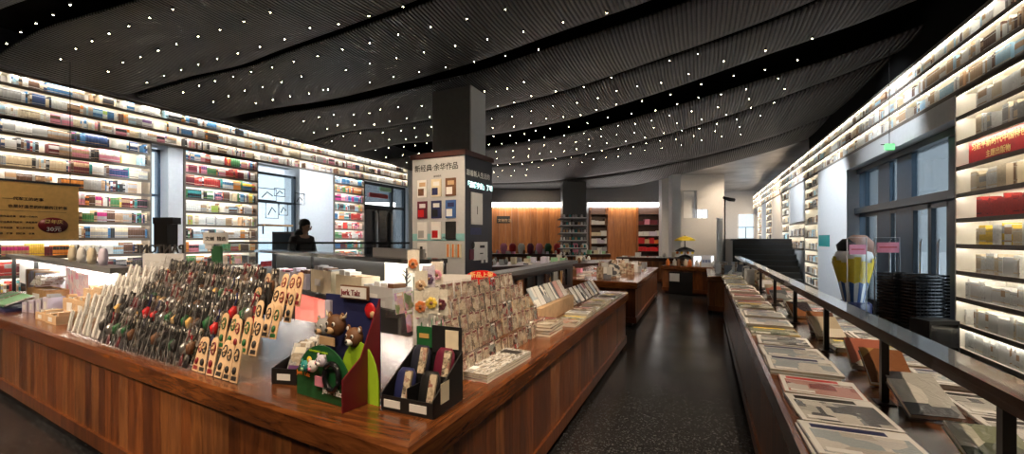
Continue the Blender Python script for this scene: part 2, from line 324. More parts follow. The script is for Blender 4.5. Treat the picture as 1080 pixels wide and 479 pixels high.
# hung rib panels between curved gaps; each curve gives y at given x
import bisect
def curve(pts):
    pts = sorted(pts)
    def f(x):
        n = len(pts)
        if x <= pts[0][0]: i = 0
        elif x >= pts[-1][0]: i = n - 2
        else: i = min(max(bisect.bisect(pts, (x, 1e9)) - 1, 0), n - 2)
        def sl(k):
            if k <= 0: return (pts[1][1] - pts[0][1]) / (pts[1][0] - pts[0][0])
            if k >= n - 1: return (pts[-1][1] - pts[-2][1]) / (pts[-1][0] - pts[-2][0])
            return (pts[k + 1][1] - pts[k - 1][1]) / (pts[k + 1][0] - pts[k - 1][0])
        x0, y0 = pts[i]; x1, y1 = pts[i + 1]; h = x1 - x0; t = (x - x0) / h
        if t < 0: return y0 + sl(0) * (x - x0)
        if t > 1: return y1 + sl(n - 1) * (x - x1)
        a, b = sl(i) * h, sl(i + 1) * h
        return (2*t**3 - 3*t*t + 1) * y0 + (t**3 - 2*t*t + t) * a + (-2*t**3 + 3*t*t) * y1 + (t**3 - t*t) * b
    return f
cN = curve([(-10.5, YB), (3.4, YB)])
c0 = curve([(-10.2, 2.45), (-8, 2.6), (-6, 2.7), (-3, 2.3), (0, 1.4), (3, -.2)])
c1 = curve([(-10.5, 4.2), (-9.9, 4.5), (-8.9, 4.76), (-7.4, 4.86), (-6.05, 4.72), (-4.3, 4.56), (-3.05, 4.41), (-1, 4.0), (1, 3.3), (3.2, 2.2)])
c2 = curve([(-10.5, 6.1), (-8.7, 6.8), (-7.2, 6.9), (-5.8, 6.78), (-4.7, 6.66), (-3.4, 6.43), (-1.76, 6.0), (-.43, 5.66), (1.5, 4.9), (3.2, 4.1)])
c3 = curve([(-10.5, 8.5), (-8.1, 9.1), (-6.4, 9.0), (-4.67, 8.9), (-2.43, 8.3), (-.58, 7.5), (.81, 6.8), (1.8, 6.1), (3.2, 5.0)])
c4 = curve([(-10.5, 10.4), (-9.6, 11.1), (-6.2, 11.6), (-3.3, 11.1), (-.75, 9.8), (1.04, 8.6), (2.1, 7.9), (3.2, 6.8)])
c5 = curve([(-10.5, 13.6), (-6.5, 14.4), (-3.7, 14.3), (-1.5, 13.45), (.57, 11.7), (2.3, 9.7), (3.3, 8.2)])
c6 = curve([(-10.5, 16.6), (-6.5, 17.8), (-3.7, 17.6), (-1.0, 16.8), (.6, 15.9), (1.9, 14.6), (2.7, 12.9), (3.3, 11.8)])
c7 = curve([(-10.5, 18.0), (-9.3, 19.4), (-6.7, 21.1), (-5.3, 21.25), (-3.3, 20.6), (-1.5, 19.35), (-.5, 18.6), (1.0, 17.5), (2.0, 16.6), (2.9, 15.4), (3.3, 14.8)])
off = lambda c, a: (lambda x: c(x) + a)
strips = [(cN, off(c0, -.2)), (off(c0, .3), off(c1, -.03)), (off(c1, .11), off(c2, -.10)), (off(c2, .30), off(c3, -.03)), (off(c3, .10), off(c4, -.60)),
          (off(c4, .72), off(c5, -.05)), (off(c5, .12), off(c6, -.04)), (off(c6, .10), c7)]
for k, (a, b) in enumerate(strips):
    mb = MB(); n = 54; m_ = 8; top = []; bot = []
    for i in range(n + 1):
        x = -10.02 + 13.5 * i / n; ya, yb = a(x), b(x)
        for j in range(m_ + 1):
            y = ya + (yb - ya) * j / m_; z = ceil_z(cdep(x, y), x) + .05 * math.sin(math.pi * j / m_) * -1 + .05 - .0 * k
            bot.append((x, y, z)); top.append((x, y, z + .035))
    w = m_ + 1; N_ = len(bot); fs = []
    for i in range(n):
        for j in range(m_):
            q = i * w + j; fs.append((q, q + 1, q + w + 1, q + w)); fs.append((N_ + q, N_ + q + w, N_ + q + w + 1, N_ + q + 1))
        q = i * w; fs.append((q, q + w, N_ + q + w, N_ + q)); q = i * w + m_; fs.append((q, N_ + q, N_ + q + w, q + w))
    mb.add(bot + top, fs, 'ceiling_ribs', True); struct('ceiling', mb)
struct('ceiling', MB().box((-2.6, 15.0, 4.40), (3.5, 31, 4.46), 'metal_ceiling'))
struct('trim_20', MB().box((-10.05, YB, 4.085), (-10.0, 21, 4.7), 'grey_slab')); struct('trim_21', MB().box((2.88, YB, 4.025), (2.92, 15, 4.7), 'void'))  # second strip is painted black for the dark gap above the right shelves
# side walls behind the shelving
struct('wall_left', MB().box((-10.6, YB, 0), (-10.42, Yl(163), 4.8), 'white_paint').box((-10.6, Yl(163), 3.3), (-10.42, 22, 4.8), 'white_paint')
       .box((-10.6, Yl(194), 0), (-10.42, Yl(273), 3.3), 'white_paint').box((-10.6, Yl(316), 0), (-10.42, Yl(385), 3.3), 'white_paint')
       .box((-10.6, Yl(431), 0), (-10.42, 22, 3.3), 'white_paint').box((-10.6, Yl(273), 0), (-10.42, Yl(316), .7), 'white_paint'))
struct('wall_right', MB().box((3.32, YB, 0), (3.5, Yr(1006), 4.8), 'white_paint').box((3.32, Yr(1006), 2.9), (3.5, 31, 4.8), 'white_paint').box((3.32, Yr(893), 0), (3.5, 31, 2.9), 'white_paint'))
struct('wall_far', MB().box((-1.6, 30.4, 0), (2.05, 30.6, 4.46), 'panel_grey').box((3.0, 30.4, 0), (3.5, 30.6, 4.46), 'panel_grey').box((2.05, 30.4, 3.0), (3.0, 30.6, 4.46), 'panel_grey').box((2.05, 30.4, 0), (3.0, 30.6, 1.45), 'panel_grey'))
# white pier between the glazed front and the far shelves, header over the glazing
struct('trim_1', MB().box((XR, Yr(893), 0), (3.32, Yr(863), 3.2), 'white_paint'))
struct('trim_2', MB().box((XR, Yr(1006), 2.88), (3.32, Yr(893), 3.2), 'white_paint'))
struct('trim_3', MB().box((-10.42, Yl(352) - .02, 0), (-10.0, Yl(316), 3.35), 'white_paint'))
struct('trim_4', MB().box((-10.42, Yl(178), 0), (-10.02, Yl(193.5), 3.35), 'white_paint'))
struct('trim_5', MB().box((-10.42, Yl(431), 0), (-10.0, Yl(436), 3.35), 'white_paint'))
# glazed front on the right
def glazing():
    y0, y1 = Yr(1006), Yr(893); x = 3.05; mb = MB()
    Ys = [y0, Yr(995), Yr(979), Yr(942), Yr(930), Yr(922), Yr(912), y1]
    for a, b in ((y0, y0 + .10), (Yr(995), Yr(978)), (Yr(943), Yr(929)), (Yr(922), Yr(911)), (y1 - .35, y1)):
        mb.box((x + .03, a, 0), (x + .10, b, 2.88), 'grey_frame')
    mb.box((x - .06, y0, 1.93), (x + .12, y1, 2.05), 'dark_frame').box((x - .02, y0, 2.78), (x + .17, y1, 2.88), 'dark_frame').box((x, y0, 0), (x + .16, y1, .06), 'dark_frame')
    o = struct('window_1', mb)
    for a, b, z0, z1 in ((y0 + .1, Yr(995), 2.05, 2.78), (Yr(978), Yr(943), 2.08, 2.78), (Yr(929), Yr(922), 2.08, 2.78), (Yr(911), y1 - .35, 2.08, 2.78), (y0 + .1, Yr(995), .06, 1.93)):
        MB().box((x + .07, a, z0), (x + .08, b, z1), 'glass').build('pane', o)
    # door leaves
    for i, (a, b) in enumerate(((Yr(978), Yr(960)), (Yr(960), Yr(943)), (Yr(929), Yr(922)), (Yr(911), y1 - .35))):
        d = MB(); g = .05
        for p in ((a, a + g, .06, 1.93), (b - g, b, .06, 1.93), (a, b, 1.85, 1.93), (a, b, .06, .2)): d.box((x + .03, p[0], p[2]), (x + .09, p[1], p[3]), 'dark_frame')
        do = struct('door_%d' % (i + 2), d)
        MB().box((x + .055, a + g, .2), (x + .065, b - g, 1.85), 'glass').build('pane', do)
        MB().tube([(x - .01, a + .12, .75), (x - .03, a + .12, .8), (x - .03, a + .12, 1.35), (x - .01, a + .12, 1.4)], .014, 'steel').build('door_handle', do)
glazing()
# outside, seen through the glass
struct('ground_outside', MB().box((3.5, -6, -.15), (40, 60, -.03), 'white_paint').box((-40, -6, -.15), (-10.6, 60, -.03), 'white_paint'))
bd = thing('building', 'pale building seen through the glazed shop front on the right', 'building', (26, 14, 0))
MB().box((0, -14, 0), (6, 30, 5), 'white_paint').build('wall', bd)
for k in range(9):
    MB().box((-.06, -12 + k * 4, 1), (0, -10 + k * 4, 3), 'panel_grey').build('window', bd)
# left windows and the entrance door
def frame_rect(mb, x, y0, y1, z0, z1, w, m, dx=.1, xs=(), zs=()):
    mb.box((x, y0, z0), (x + dx, y0 + w, z1), m).box((x, y1 - w, z0), (x + dx, y1, z1), m).box((x, y0, z0), (x + dx, y1, z0 + w), m).box((x, y0, z1 - w), (x + dx, y1, z1), m)
    for y in xs: mb.box((x, y - w / 2, z0), (x + dx, y + w / 2, z1), m)
    for z in zs: mb.box((x, y0, z - w / 2), (x + dx, y1, z + w / 2), m)
    return mb
ya, yb = Yl(163.5), Yl(178)
o = struct('window_2', frame_rect(MB(), -10.4, ya, yb, .1, 3.25, .05, 'grey_frame', zs=(1.05, 2.3))); MB().box((-10.36, ya + .04, .1), (-10.35, yb - .04, 3.2), 'glass').build('pane', o)
ya, yb = Yl(274), Yl(316)
o = struct('window_3', frame_rect(MB(), -10.25, ya, yb, .7, 3.1, .06, 'dark_frame', zs=(2.35,))); MB().box((-10.21, ya + .05, .7), (-10.2, yb - .05, 3.1), 'glass').build('pane', o)
ya, yb = Yl(385.5), Yl(430); ym = ya + (yb - ya) * .66; yc = ya + (ym - ya) * .5
o = struct('door_1', frame_rect(MB(), -10.2, ya, yb, 0, 3.3, .09, 'dark_frame', xs=(ym,), zs=(2.5,)))
MB().box((-10.16, ya + .08, 2.5), (-10.15, yb - .08, 3.25), 'glass').build('pane', o); MB().box((-10.16, ym, .05), (-10.15, yb - .08, 2.5), 'glass').build('pane', o)
for k, (a, b) in enumerate(((ya + .09, yc), (yc, ym))):
    lf = MB(); frame_rect(lf, -10.18, a, b, .02, 2.46, .08, 'black', .06); lf.box((-10.16, a + .08, .1), (-10.13, b - .08, 2.4), 'black_gloss').build('door_leaf', o)
    MB().tube([(-10.1, (b - .12 if k == 0 else b - .1), .7), (-10.05, (b - .12 if k == 0 else b - .1), .8), (-10.05, (b - .12 if k == 0 else b - .1), 2.25), (-10.1, (b - .12 if k == 0 else b - .1), 2.35)], .035, 'steel').build('door_handle', o)
for py, m, nm, lb, w in ((200, 'green_light', 'exit_sign', 'small pale green sign stuck high on the far left entrance door glass', .55), (206.5, 'red', 'notice_board', 'small red notice above the far left entrance door leaves', .9)):
    p = onx(407 if nm == 'exit_sign' else 400, py, -10.09); MB().box((-10.13, p.y - w / 2, p.z - .07), (-10.09, p.y + w / 2, p.z + .07), m).build(nm, None, lb, 'sign')
# ================================================================ WOOD WALL AT THE FAR SIDE (faces the camera)
cr = Vector((math.cos(TH), math.sin(TH), 0)); cf = Vector((-math.sin(TH), math.cos(TH), 0))
FW = Matrix.Translation(cf * 21) @ ROTZ(TH)      # local x = along the wall (m from the view axis), local y = away
fx = lambda px, d=21: (px - 540) / F * d
zf = lambda py, d=21: H + (HY - py) / F * d
def build_far():
    M = FW
    struct('wall_wood', MB().box((fx(330), .3, 0), (fx(705), .5, 4.7), 'grey_paint', M))
    struct('trim_6', MB().box((fx(380), -.25, zf(214)), (fx(592), .3, 4.7), 'grey_paint', M).box((fx(618), -.25, zf(214)), (fx(700), .3, 4.7), 'grey_paint', M))
    struct('trim_7', MB().box((fx(380), -.22, zf(218.5)), (fx(592), -.02, zf(214)), 'led_white', M))
    struct('trim_8', MB().box((fx(620), -.22, zf(218)), (fx(698), -.02, zf(214)), 'led_white', M))
    for nm, a, b, lb in (('wood_panelling', 500, 592, 'orange wood panelling on the far wall left of the dark pillar'), ('wood_panelling', 641, 671.5, 'orange wood panelling on the far wall between two shelf niches')):
        mb = MB(); x = fx(a); 
        while x < fx(b) - .01:
            x2 = min(x + .31, fx(b)); mb.box((x, .02, 0), (x2 - .008, .28, zf(219)), random.choice(['wood_orange', 'wood_orange', 'wood_orange_dark']), M); x = x2
        mb.build(nm, None, lb, 'wall panel')
    for a, b, lb, sets in ((622, 641, 'dark wood shelf niche with white boxes left of the far orange panel', 0), (671.5, 698, 'dark wood shelf niche with pink and red boxes at the far right', 1)):
        t = thing('wall_niche', lb, 'shelf')
        MB().box((fx(a), .25, 0), (fx(b), .29, zf(219)), 'far_wood_dark', M).build('back_panel', t)
        for x in (a, b - 1): MB().box((fx(x), -.15, 0), (fx(x + 1), .25, zf(219)), 'wood_orange_dark', M).build('side_panel', t)
        for py in (226, 237, 249, 257, 265): MB().box((fx(a + 1), -.12, zf(py) - .03), (fx(b - 1), .25, zf(py)), 'far_wood_dark', M).build('shelf', t)
        k = 0
        for r, py in enumerate((237, 249, 257, 265)):
            x = fx(a + 1.4)
            while x < fx(b - 2.5):
                w = U(.16, .4); w = min(w, fx(b - 1.2) - x); h = U(.2, .36)
                m = random.choice((['brown', 'black', 'white'], ['white', 'cream', 'pink'], ['white', 'white', 'lavender'], ['white', 'grey_paint', 'white'])[r] if not sets else (['pink', 'wine', 'deep_red'], ['white', 'white', 'lavender'], ['orange', 'red', 'tan'], ['white', 'red', 'red'])[r])
                mm = Matrix.Translation(Vector((0, 0, 0)))
                MB().box((x, -.08, zf(py)), (x + w * .93, .18, zf(py) + h * .8), m, M).box((x - .004, -.085, zf(py) + h * .62), (x + w * .93 + .004, .185, zf(py) + h * .82), m, M).build('gift_box', None,
                    '%s box on shelf row %s of the far %s niche' % (m.replace('_', ' '), ('two', 'three', 'four', 'five')[r], 'right' if sets else 'left'), 'box', '%s boxes in far %s niche row %s' % (m, 'right' if sets else 'left', ('two', 'three', 'four', 'five')[r])); x += w; k += 1
    # dark lettering plate on the wood
    t = MB().box((fx(524), -.02, zf(235.5)), (fx(538), .02, zf(228)), 'black', M).build('wall_sign', None, 'small dark sign on the far orange wood panelling', 'sign')
    text('lettering', '文创生活', .17, 'tan', M @ Vector((fx(525), -.025, zf(234))), cr, (0, 0, 1), t)
build_far()
# ceiling-high pillars
pl = ond(604, 250, 19.2); struct('column_1', MB().box((-.5, -.4, 0), (.55, .4, 4.5), 'grey_slab', Matrix.Translation((pl.x, pl.y, 0)) @ ROTZ(TH)))
p = ond(711.5, 250, 17.5); struct('column_2', MB().box((-.17, -.2, 0), (.17, .2, 4.45), 'white_paint', Matrix.Translation((p.x, p.y, 0)) @ ROTZ(TH)))
p = ond(703, 250, 19.2); struct('column_3', MB().box((-.28, -.2, 0), (.22, .2, 4.45), 'panel_grey', Matrix.Translation((p.x, p.y, 0)) @ ROTZ(TH)))
# grey room wall at the back right with its openings
M2 = Matrix.Translation(cf * 20) @ ROTZ(TH); gx = lambda px: (px - 540) / F * 20; gz = lambda py: H + (HY - py) / F * 20
struct('wall_back', MB().box((gx(716), 0, 0), (gx(721), .2, 4.4), 'panel_grey', M2).box((gx(721), 0, gz(201)), (gx(764), .2, 4.4), 'panel_grey', M2).box((gx(721), 0, 0), (gx(764), .2, gz(230)), 'panel_grey', M2)
       .box((gx(746.5), 0, gz(230)), (gx(764), .2, gz(201)), 'panel_grey', M2).box((gx(735), 0, gz(221)), (gx(746.5), .2, gz(201)), 'panel_grey', M2))
struct('trim_9', MB().box((gx(721.5), .25, gz(230)), (gx(734.5), .5, gz(201)), 'white_paint', M2))
o = struct('window_4', MB().box((gx(735), .02, gz(230)), (gx(735.6), .15, gz(221)), 'steel', M2).box((gx(740.6), .02, gz(230)), (gx(741.2), .15, gz(221)), 'steel', M2)); MB().box((gx(735), .1, gz(230)), (gx(746.5), .12, gz(221)), 'pale_glow', M2).build('pane', o)  # pane glows by itself, standing in for light behind the window
# far bright window
o = struct('window_5', MB().box((2.05, 30.3, 1.45), (2.12, 30.42, 3.0), 'white_paint').box((2.93, 30.3, 1.45), (3.0, 30.42, 3.0), 'white_paint').box((2.05, 30.3, 2.93), (3.0, 30.42, 3.0), 'white_paint').box((2.05, 30.3, 2.1), (3.0, 30.4, 2.14), 'dark_frame').box((2.5, 30.3, 1.45), (2.54, 30.4, 2.1), 'dark_frame')); MB().box((2.12, 30.36, 1.45), (2.93, 30.37, 2.93), 'glass').build('pane', o)
# ================================================================ WALL SHELVES AND THEIR BOOKS
PAL = {'white': (.72, .72, .70), 'cream': (.68, .58, .42), 'grey': (.38, .38, .38), 'charcoal': (.035, .035, .04), 'navy': (.03, .06, .16), 'blue': (.06, .20, .42), 'sky blue': (.35, .55, .68),
       'teal': (.04, .27, .28), 'green': (.07, .24, .09), 'lime': (.38, .55, .10), 'yellow': (.78, .55, .08), 'orange': (.72, .26, .05), 'red': (.45, .04, .035), 'maroon': (.15, .025, .035), 'pink': (.68, .26, .34), 'magenta': (.5, .03, .2), 'tan': (.45, .30, .18), 'brown': (.13, .07, .045), 'purple': (.16, .08, .22)}
for k, c in PAL.items(): mat('book ' + k, c, .5, noise=.12, scale=40)
PK = list(PAL)
_bm = {}
def book_mesh(col, acc):
    """unit book: spine at x=0 facing +x, body to x=-1, thickness y 0..1, height z 0..1"""
    k = (col, acc)
    if k not in _bm:
        c = 'book ' + col; a = 'book ' + acc; mb = MB()
        mb.box((-1, 0, 0), (-.03, .10, 1), c).box((-1, .90, 0), (-.03, 1, 1), c).box((-.97, .10, .015), (-.03, .90, .985), 'paper')
        zs = [(0, .16, c), (.16, .22, a), (.22, .52, c), (.52, .82, a if rnd() < .5 else c), (.82, .86, a), (.86, 1, c)]
        for z0, z1, m in zs: # rounded spine
            P = [(-.03, 0), (-.004, .12), (0, .35), (0, .65), (-.004, .88), (-.03, 1)]
            vs = [(x, y, z0) for x, y in P] + [(x, y, z1) for x, y in P]; mb.add(vs, [(i, i + 1, 7 + i, 6 + i) for i in range(5)], m)
        _bm[k] = (mb, mb.mesh('book'))
    return _bm[k]
books = []   # records
def fill_row(side, y0, y1, z, hmax, pal, where, dens=.96, sets=.55, hmin=.62, th=(.016, .045)):
    y = y0 + .01
    while y < y1 - .03:
        if rnd() > dens: y += U(.05, .2); continue
        n = random.choice((1, 1, 2, 3, 5, 7)) if rnd() < sets else 1
        col = random.choice(pal); acc = random.choice(['red', 'maroon', 'red'] if pal == ['red'] else ['white', 'cream', 'white', 'tan', 'grey'] if side > 0 else PK if rnd() < .22 else ['white', 'cream', 'grey', 'tan', 'charcoal']); t = U(*th); h = hmax * U(hmin, .92); dp = U(.13, .2)
        if rnd() < .07: t = U(.12, .18); n = 1            # one shown face out
        for i in range(n):
            if y + t > y1 - .01: break
            hh = h if n > 1 else hmax * U(hmin, .92)
            books.append((side, y, z, t, dp, hh, col, acc, where)); y += t + .002
def bay(side, y0, y1, rows, top, label, cont=False, depth=.3, last=None):
    """rows: shelf heights, high to low; one bookcase against the side wall"""
    t = thing('bookcase', label, 'bookcase', (XL if side < 0 else XR, y0, 0), 0 if side < 0 else math.pi)
    L_ = y1 - y0; s = 1 if side < 0 else -1
    def bx(x0, x1, a, b, z0, z1, m, nm):
        # x measured into the wall from the front face
        mb = MB(); mb.box((-x1, min(a * s, b * s), z0), (-x0, max(a * s, b * s), z1), m); return mb.build(nm, t)
    zb = rows[-1] if last is None else last
    bx(depth, depth + .02, 0, L_, zb, top, 'shelf_back', 'back_panel')
    for yy in ((0, .03), (L_ - .03, L_)):
        bx(0, depth, yy[0], yy[1], zb, top, 'shelf_edge' if not cont else 'shelf_board', 'side_panel')
    tops = [top] + list(rows[:-1])
    for k, z in enumerate(list(rows) + [top]):
        sb = bx(.006, depth, .03, L_ - .03, z - .022, z, 'shelf_board', 'shelf'); mb = MB(); mb.box((0, min(.03 * s, (L_ - .03) * s), z - .050), (.005, max(.03 * s, (L_ - .03) * s), z + .002), 'shelf_edge'); mb.build('edge_strip', sb)
    for k, zt in enumerate(tops):
        bx(.001, .012, .05, L_ - .05, zt - .044, zt - .024, 'led', 'light_strip')
    return t
TOPR = [3.86, 3.60, 3.35]
bay(-1, 1.2, Yl(430), TOPR, 4.06, 'three long continuous upper shelf rows under the ceiling along the left wall', True)
LR = [3.09, 2.83, 2.56, 2.28, 2.0, 1.71, 1.42, 1.12, .82, .52, .2]
y_a = Yl(160); y_b0, y_b1 = Yl(194.5), Yl(272.5); y_c0, y_c1 = Yl(352.5), Yl(384.5)
bay(-1, 1.2, y_a, LR, 3.325, 'tall lit bookcase at the far left, behind the gold banner')
bay(-1, y_b0, y_b1, LR, 3.325, 'tall lit bookcase on the left wall between the narrow window and the wide window')
bay(-1, y_c0, y_c1, LR, 3.325, 'narrow lit bookcase on the left wall beside the entrance door')
BRT = ['white', 'white', 'cream', 'grey', 'sky blue', 'white', 'grey', 'white', 'navy', 'blue', 'orange', 'tan', 'charcoal', 'white', 'grey', 'brown']
BRW = ['white', 'white', 'white', 'cream', 'grey', 'white', 'grey', 'pink', 'brown', 'charcoal']
DK = ['charcoal', 'navy', 'brown', 'charcoal', 'maroon', 'blue', 'tan', 'grey', 'white']
MX = ['white', 'cream', 'sky blue', 'teal', 'charcoal', 'charcoal', 'navy', 'red', 'tan', 'orange', 'grey', 'grey', 'white', 'brown', 'brown', 'green', 'pink', 'yellow', 'maroon', 'charcoal']
RD = ['red', 'red', 'pink', 'blue', 'orange', 'green', 'maroon', 'white', 'teal']
CW = ['white', 'cream', 'tan', 'white', 'orange', 'grey', 'lime', 'white', 'brown']
def nth(i):
    a = ['first', 'second', 'third', 'fourth', 'fifth', 'sixth', 'seventh', 'eighth', 'ninth', 'tenth', 'eleventh', 'twelfth', 'thirteenth', 'fourteenth', 'fifteenth', 'sixteenth', 'seventeenth', 'eighteenth', 'nineteenth']
    return a[i] if i < 19 else ('twentieth', 'thirtieth', 'fortieth', 'fiftieth')[(i + 1) // 10 - 2] if (i + 1) % 10 == 0 else ('twenty-', 'thirty-', 'forty-', 'fifty-')[(i + 1) // 10 - 2] + a[(i + 1) % 10 - 1]
ORD = ['topmost', 'second', 'third', 'fourth', 'fifth', 'sixth', 'seventh', 'eighth', 'ninth', 'tenth', 'eleventh', 'twelfth', 'thirteenth']
for r, z in enumerate(TOPR):
    fill_row(-1, 1.3, 8.0, z, .215, (BRT, BRT, BRW)[r], 'left wall, %s long upper row' % ORD[r]); fill_row(-1, 8.0, Yl(430) - .05, z, .215, BRW, 'left wall, %s long upper row' % ORD[r])
for r, z in enumerate(LR):
    fill_row(-1, 1.25, y_a - .04, z, .235, [DK, MX, MX, DK, MX, MX, DK, MX, MX, MX, MX][r], 'bookcase behind gold banner, %s row' % ORD[r])
    fill_row(-1, y_b0 + .04, y_b1 - .04, z, .235, [RD, RD, RD, MX, CW, CW, MX, MX, MX, MX, MX][r], 'bookcase between left windows, %s row' % ORD[r])
    fill_row(-1, y_c0 + .04, y_c1 - .04, z, .235, [['blue', 'sky blue', 'white'], ['red', 'orange', 'green', 'teal'], ['magenta', 'blue', 'pink'], MX, RD, ['red', 'pink', 'cream'], RD, RD, RD, MX, MX][r], 'narrow bookcase by entrance door, %s row' % ORD[r])
# right wall
RT = [3.77, 3.49, 3.22]
bay(1, 29.5, 29.5, [1], 2, 'x') if False else None
def bay_r(y0, y1, rows, top, label, cont=False, last=None):
    t = thing('bookcase', label, 'bookcase', (XR, y0, 0)); L_ = y1 - y0; depth = .3
    zb = rows[-1] if last is None else last
    MB().box((depth, 0, zb), (depth + .02, L_, top), 'shelf_back').build('back_panel', t)
    for a, b in ((0, .03), (L_ - .03, L_)): MB().box((0, a, zb), (depth, b, top), 'shelf_board' if cont else 'shelf_back').build('side_panel', t)
    for z in list(rows) + [top]:
        sb = MB().box((.006, .03, z - .022), (depth, L_ - .03, z), 'shelf_board').build('shelf', t); MB().box((-.001, .03, z - .050), (.006, L_ - .03, z + .002), 'shelf_edge').build('edge_strip', sb)
    for zt in [top] + list(rows[:-1]): MB().box((.007, .05, zt - .044), (.018, L_ - .05, zt - .024), 'led_soft').build('light_strip', t)
    return t
bay_r(1.5, 29.9, RT, 4.0, 'three long continuous upper shelf rows under the ceiling along the right wall', True)
RR = [2.89, 2.59, 2.28, 1.95, 1.645, 1.335, 1.01, .69, .37, .08]
bay_r(2.2, Yr(1007), RR, 3.19, 'lit cream bookcase at the right edge, beside the glazed shop front')
for r, z in enumerate(RT):
    fill_row(1, 4.0, 29.7, z, .235, ['white', 'cream', 'white', 'grey', 'white', 'tan', 'white', 'sky blue', 'brown'], 'right wall, %s long upper row' % ORD[r], th=(.02, .05))
wr = 'lit bookcase at right edge, %s row'
for r, z in enumerate(RR):
    if r == 2: continue
    y1 = Yr(1007) - (.35 if r in (0, 1, 4, 5, 6) else .12)
    fill_row(1, 5.2 if r != 4 else 5.45, y1, z, .26, [['white', 'white', 'cream'], ['white', 'grey', 'cream'], 0, ['cream', 'tan', 'white', 'cream'], ['red'], ['white', 'cream', 'yellow', 'white'], ['white', 'white', 'cream'], ['white'], ['white', 'cream'], ['white']][r], wr % ORD[r], sets=.8, th=(.01, .022))
# far right-hand bays with white panels between
def Y_(px): return Yr(px)
for k, (a, b, lb) in enumerate(((863, 849, 'beside the white pier'), (832, 825, 'past the first white panel'), (814, 808, 'past the second white panel'), (803, 799, 'deepest along the right wall'))):
    y0, y1 = Y_(a) + .02, Y_(b); rows = [2.9, 2.6, 2.3, 2.0, 1.7, 1.4] if k else [2.9, 2.6, 2.3, 1.85, 1.46, 1.1, .75, .4, .08]
    bay_r(y0, y1, rows, 3.19, 'narrow lit shelf column on the right wall, ' + lb)
    for r, z in enumerate(rows): fill_row(1, y0 + .05, y1 - .05, z, .22, ['white', 'grey', 'cream', 'tan', 'brown', 'sky blue', 'charcoal'], 'the narrow shelf column %s, %s row' % (lb, ORD[r]), dens=.8)
for i, (a, b) in enumerate(((849, 833), (825, 814), (808, 803))):
    struct('trim_%d' % (10 + i), MB().box((XR + .01, Y_(a), 1.95 if i == 0 else 1.4), (3.32, Y_(b), 3.2), 'white_paint').box((XR + .02, Y_(a), 0), (3.32, Y_(b), 1.08 if i == 0 else 1.3), 'white_paint'))
bay_r(Y_(848.5), Y_(832.5), [1.5, 1.1], 1.92, 'low two-row lit shelf beyond the white pier on the right wall')
for r, z in enumerate([1.5, 1.1]): fill_row(1, Y_(848.5) + .05, Y_(832.5) - .05, z, .26, ['charcoal', 'white', 'brown', 'grey', 'tan', 'cream'], 'the low two-row shelf beyond the white pier, %s row' % ORD[r])
# ---- turn the records into objects: the 300 that show largest as individuals, the rest as one
def shows(b):
    side, y, z, t, dp, h = b[:6]; x = (XL if side < 0 else XR); d = cdep(x, y)
    if d < 1: return 0
    u = (Vector((x, y, 0)).dot(cr)) / d * F + 540; v = HY - (z + h / 2 - H) / d * F
    if u < -3 or u > 1083 or v < -5 or v > 485: return 0
    if side < 0 and v > 268: return 0
    u2 = (Vector((x, y + t, 0)).dot(cr)) / cdep(x, y + t) * F + 540
    return abs(u2 - u) * h / d * F
books.sort(key=shows, reverse=True)
rest = {}
for i, (side, y, z, t, dp, h, col, acc, where) in enumerate(books):
    mb, me = book_mesh(col, acc)
    if i < 300:
        o = bpy.data.objects.new('book', me); COL.objects.link(o)
        o.location = (XL - .035, y, z + .0005) if side < 0 else (XR + .035, y + t, z + .0005)
        if side > 0: o.rotation_euler = (0, 0, math.pi)
        o.scale = (dp, t, h)
        face = 'face-out' if t > .11 else 'thin' if t < .022 else 'thick' if t > .035 else 'slim'
        tag(o, '%s %s book with %s bands, %s' % (face, col, acc, where), 'book', '%s %s books on %s' % (face, col, where))
    else:
        R = rest.setdefault(side, MB()); s = 1 if side < 0 else -1
        X0 = XL - .035 if side < 0 else XR + .035
        oy = y if side < 0 else y + t; off_ = len(R.v)
        R.v += [(X0 + s * v[0] * dp, oy + s * v[1] * t, z + .0005 + v[2] * h) for v in mb.v]
        mi = [R.mi(n) for n in mb.names]
        for f, m_ in zip(mb.f, mb.m): R.f.append(tuple(off_ + q for q in f)); R.m.append(mi[m_]); R.sm.append(False)
for side, R in rest.items():
    R.build('shelved_books', None, 'many small books filling the lit %s wall shelves' % ('left' if side < 0 else 'right'), 'books', kind='stuff')
# ================================================================ CEILING LIGHT POINTS
dl = MB().lathe([(.012, 0), (.018, .004), (.018, .03), (.012, .034)], 'black', 10).ball((0, 0, -.004), .0085, 'led_dot', 8, (1, 1, .6)).mesh('ceiling_spotlight')
pts = [(x, y) for x, y in ((7, 37), (22, 29), (38, 21), (56, 12), (74, 1), (64, 54), (80, 47), (97, 40), (115, 32), (136, 24), (158, 15), (182, 6), (114, 68), (130, 62), (148, 57), (167, 50), (186, 43), (209, 35), (232, 28), (257, 19), (285, 9), (155, 80), (173, 76), (191, 71), (209, 65), (229, 59), (251, 53), (274, 46),
     (300, 38), (327, 26), (357, 22), (389, 13), (425, 3), (193, 91), (210, 87), (227, 83), (246, 78), (265, 73), (287, 68), (310, 62), (335, 56), (361, 49), (390, 42), (420, 33), (454, 25), (492, 16), (533, 6), (225, 101), (241, 98), (258, 93), (277, 89), (297, 84), (318, 78), (341, 92), (365, 71), (390, 64), (418, 58), (447, 52), (480, 45), (514, 38), (552, 30), (594, 20), (640, 10), (270, 106), (288, 103), (306, 99), (326, 96), (346, 92), (390, 84), (415, 78), (442, 73), (470, 68), (500, 62), (533, 56), (568, 49))]
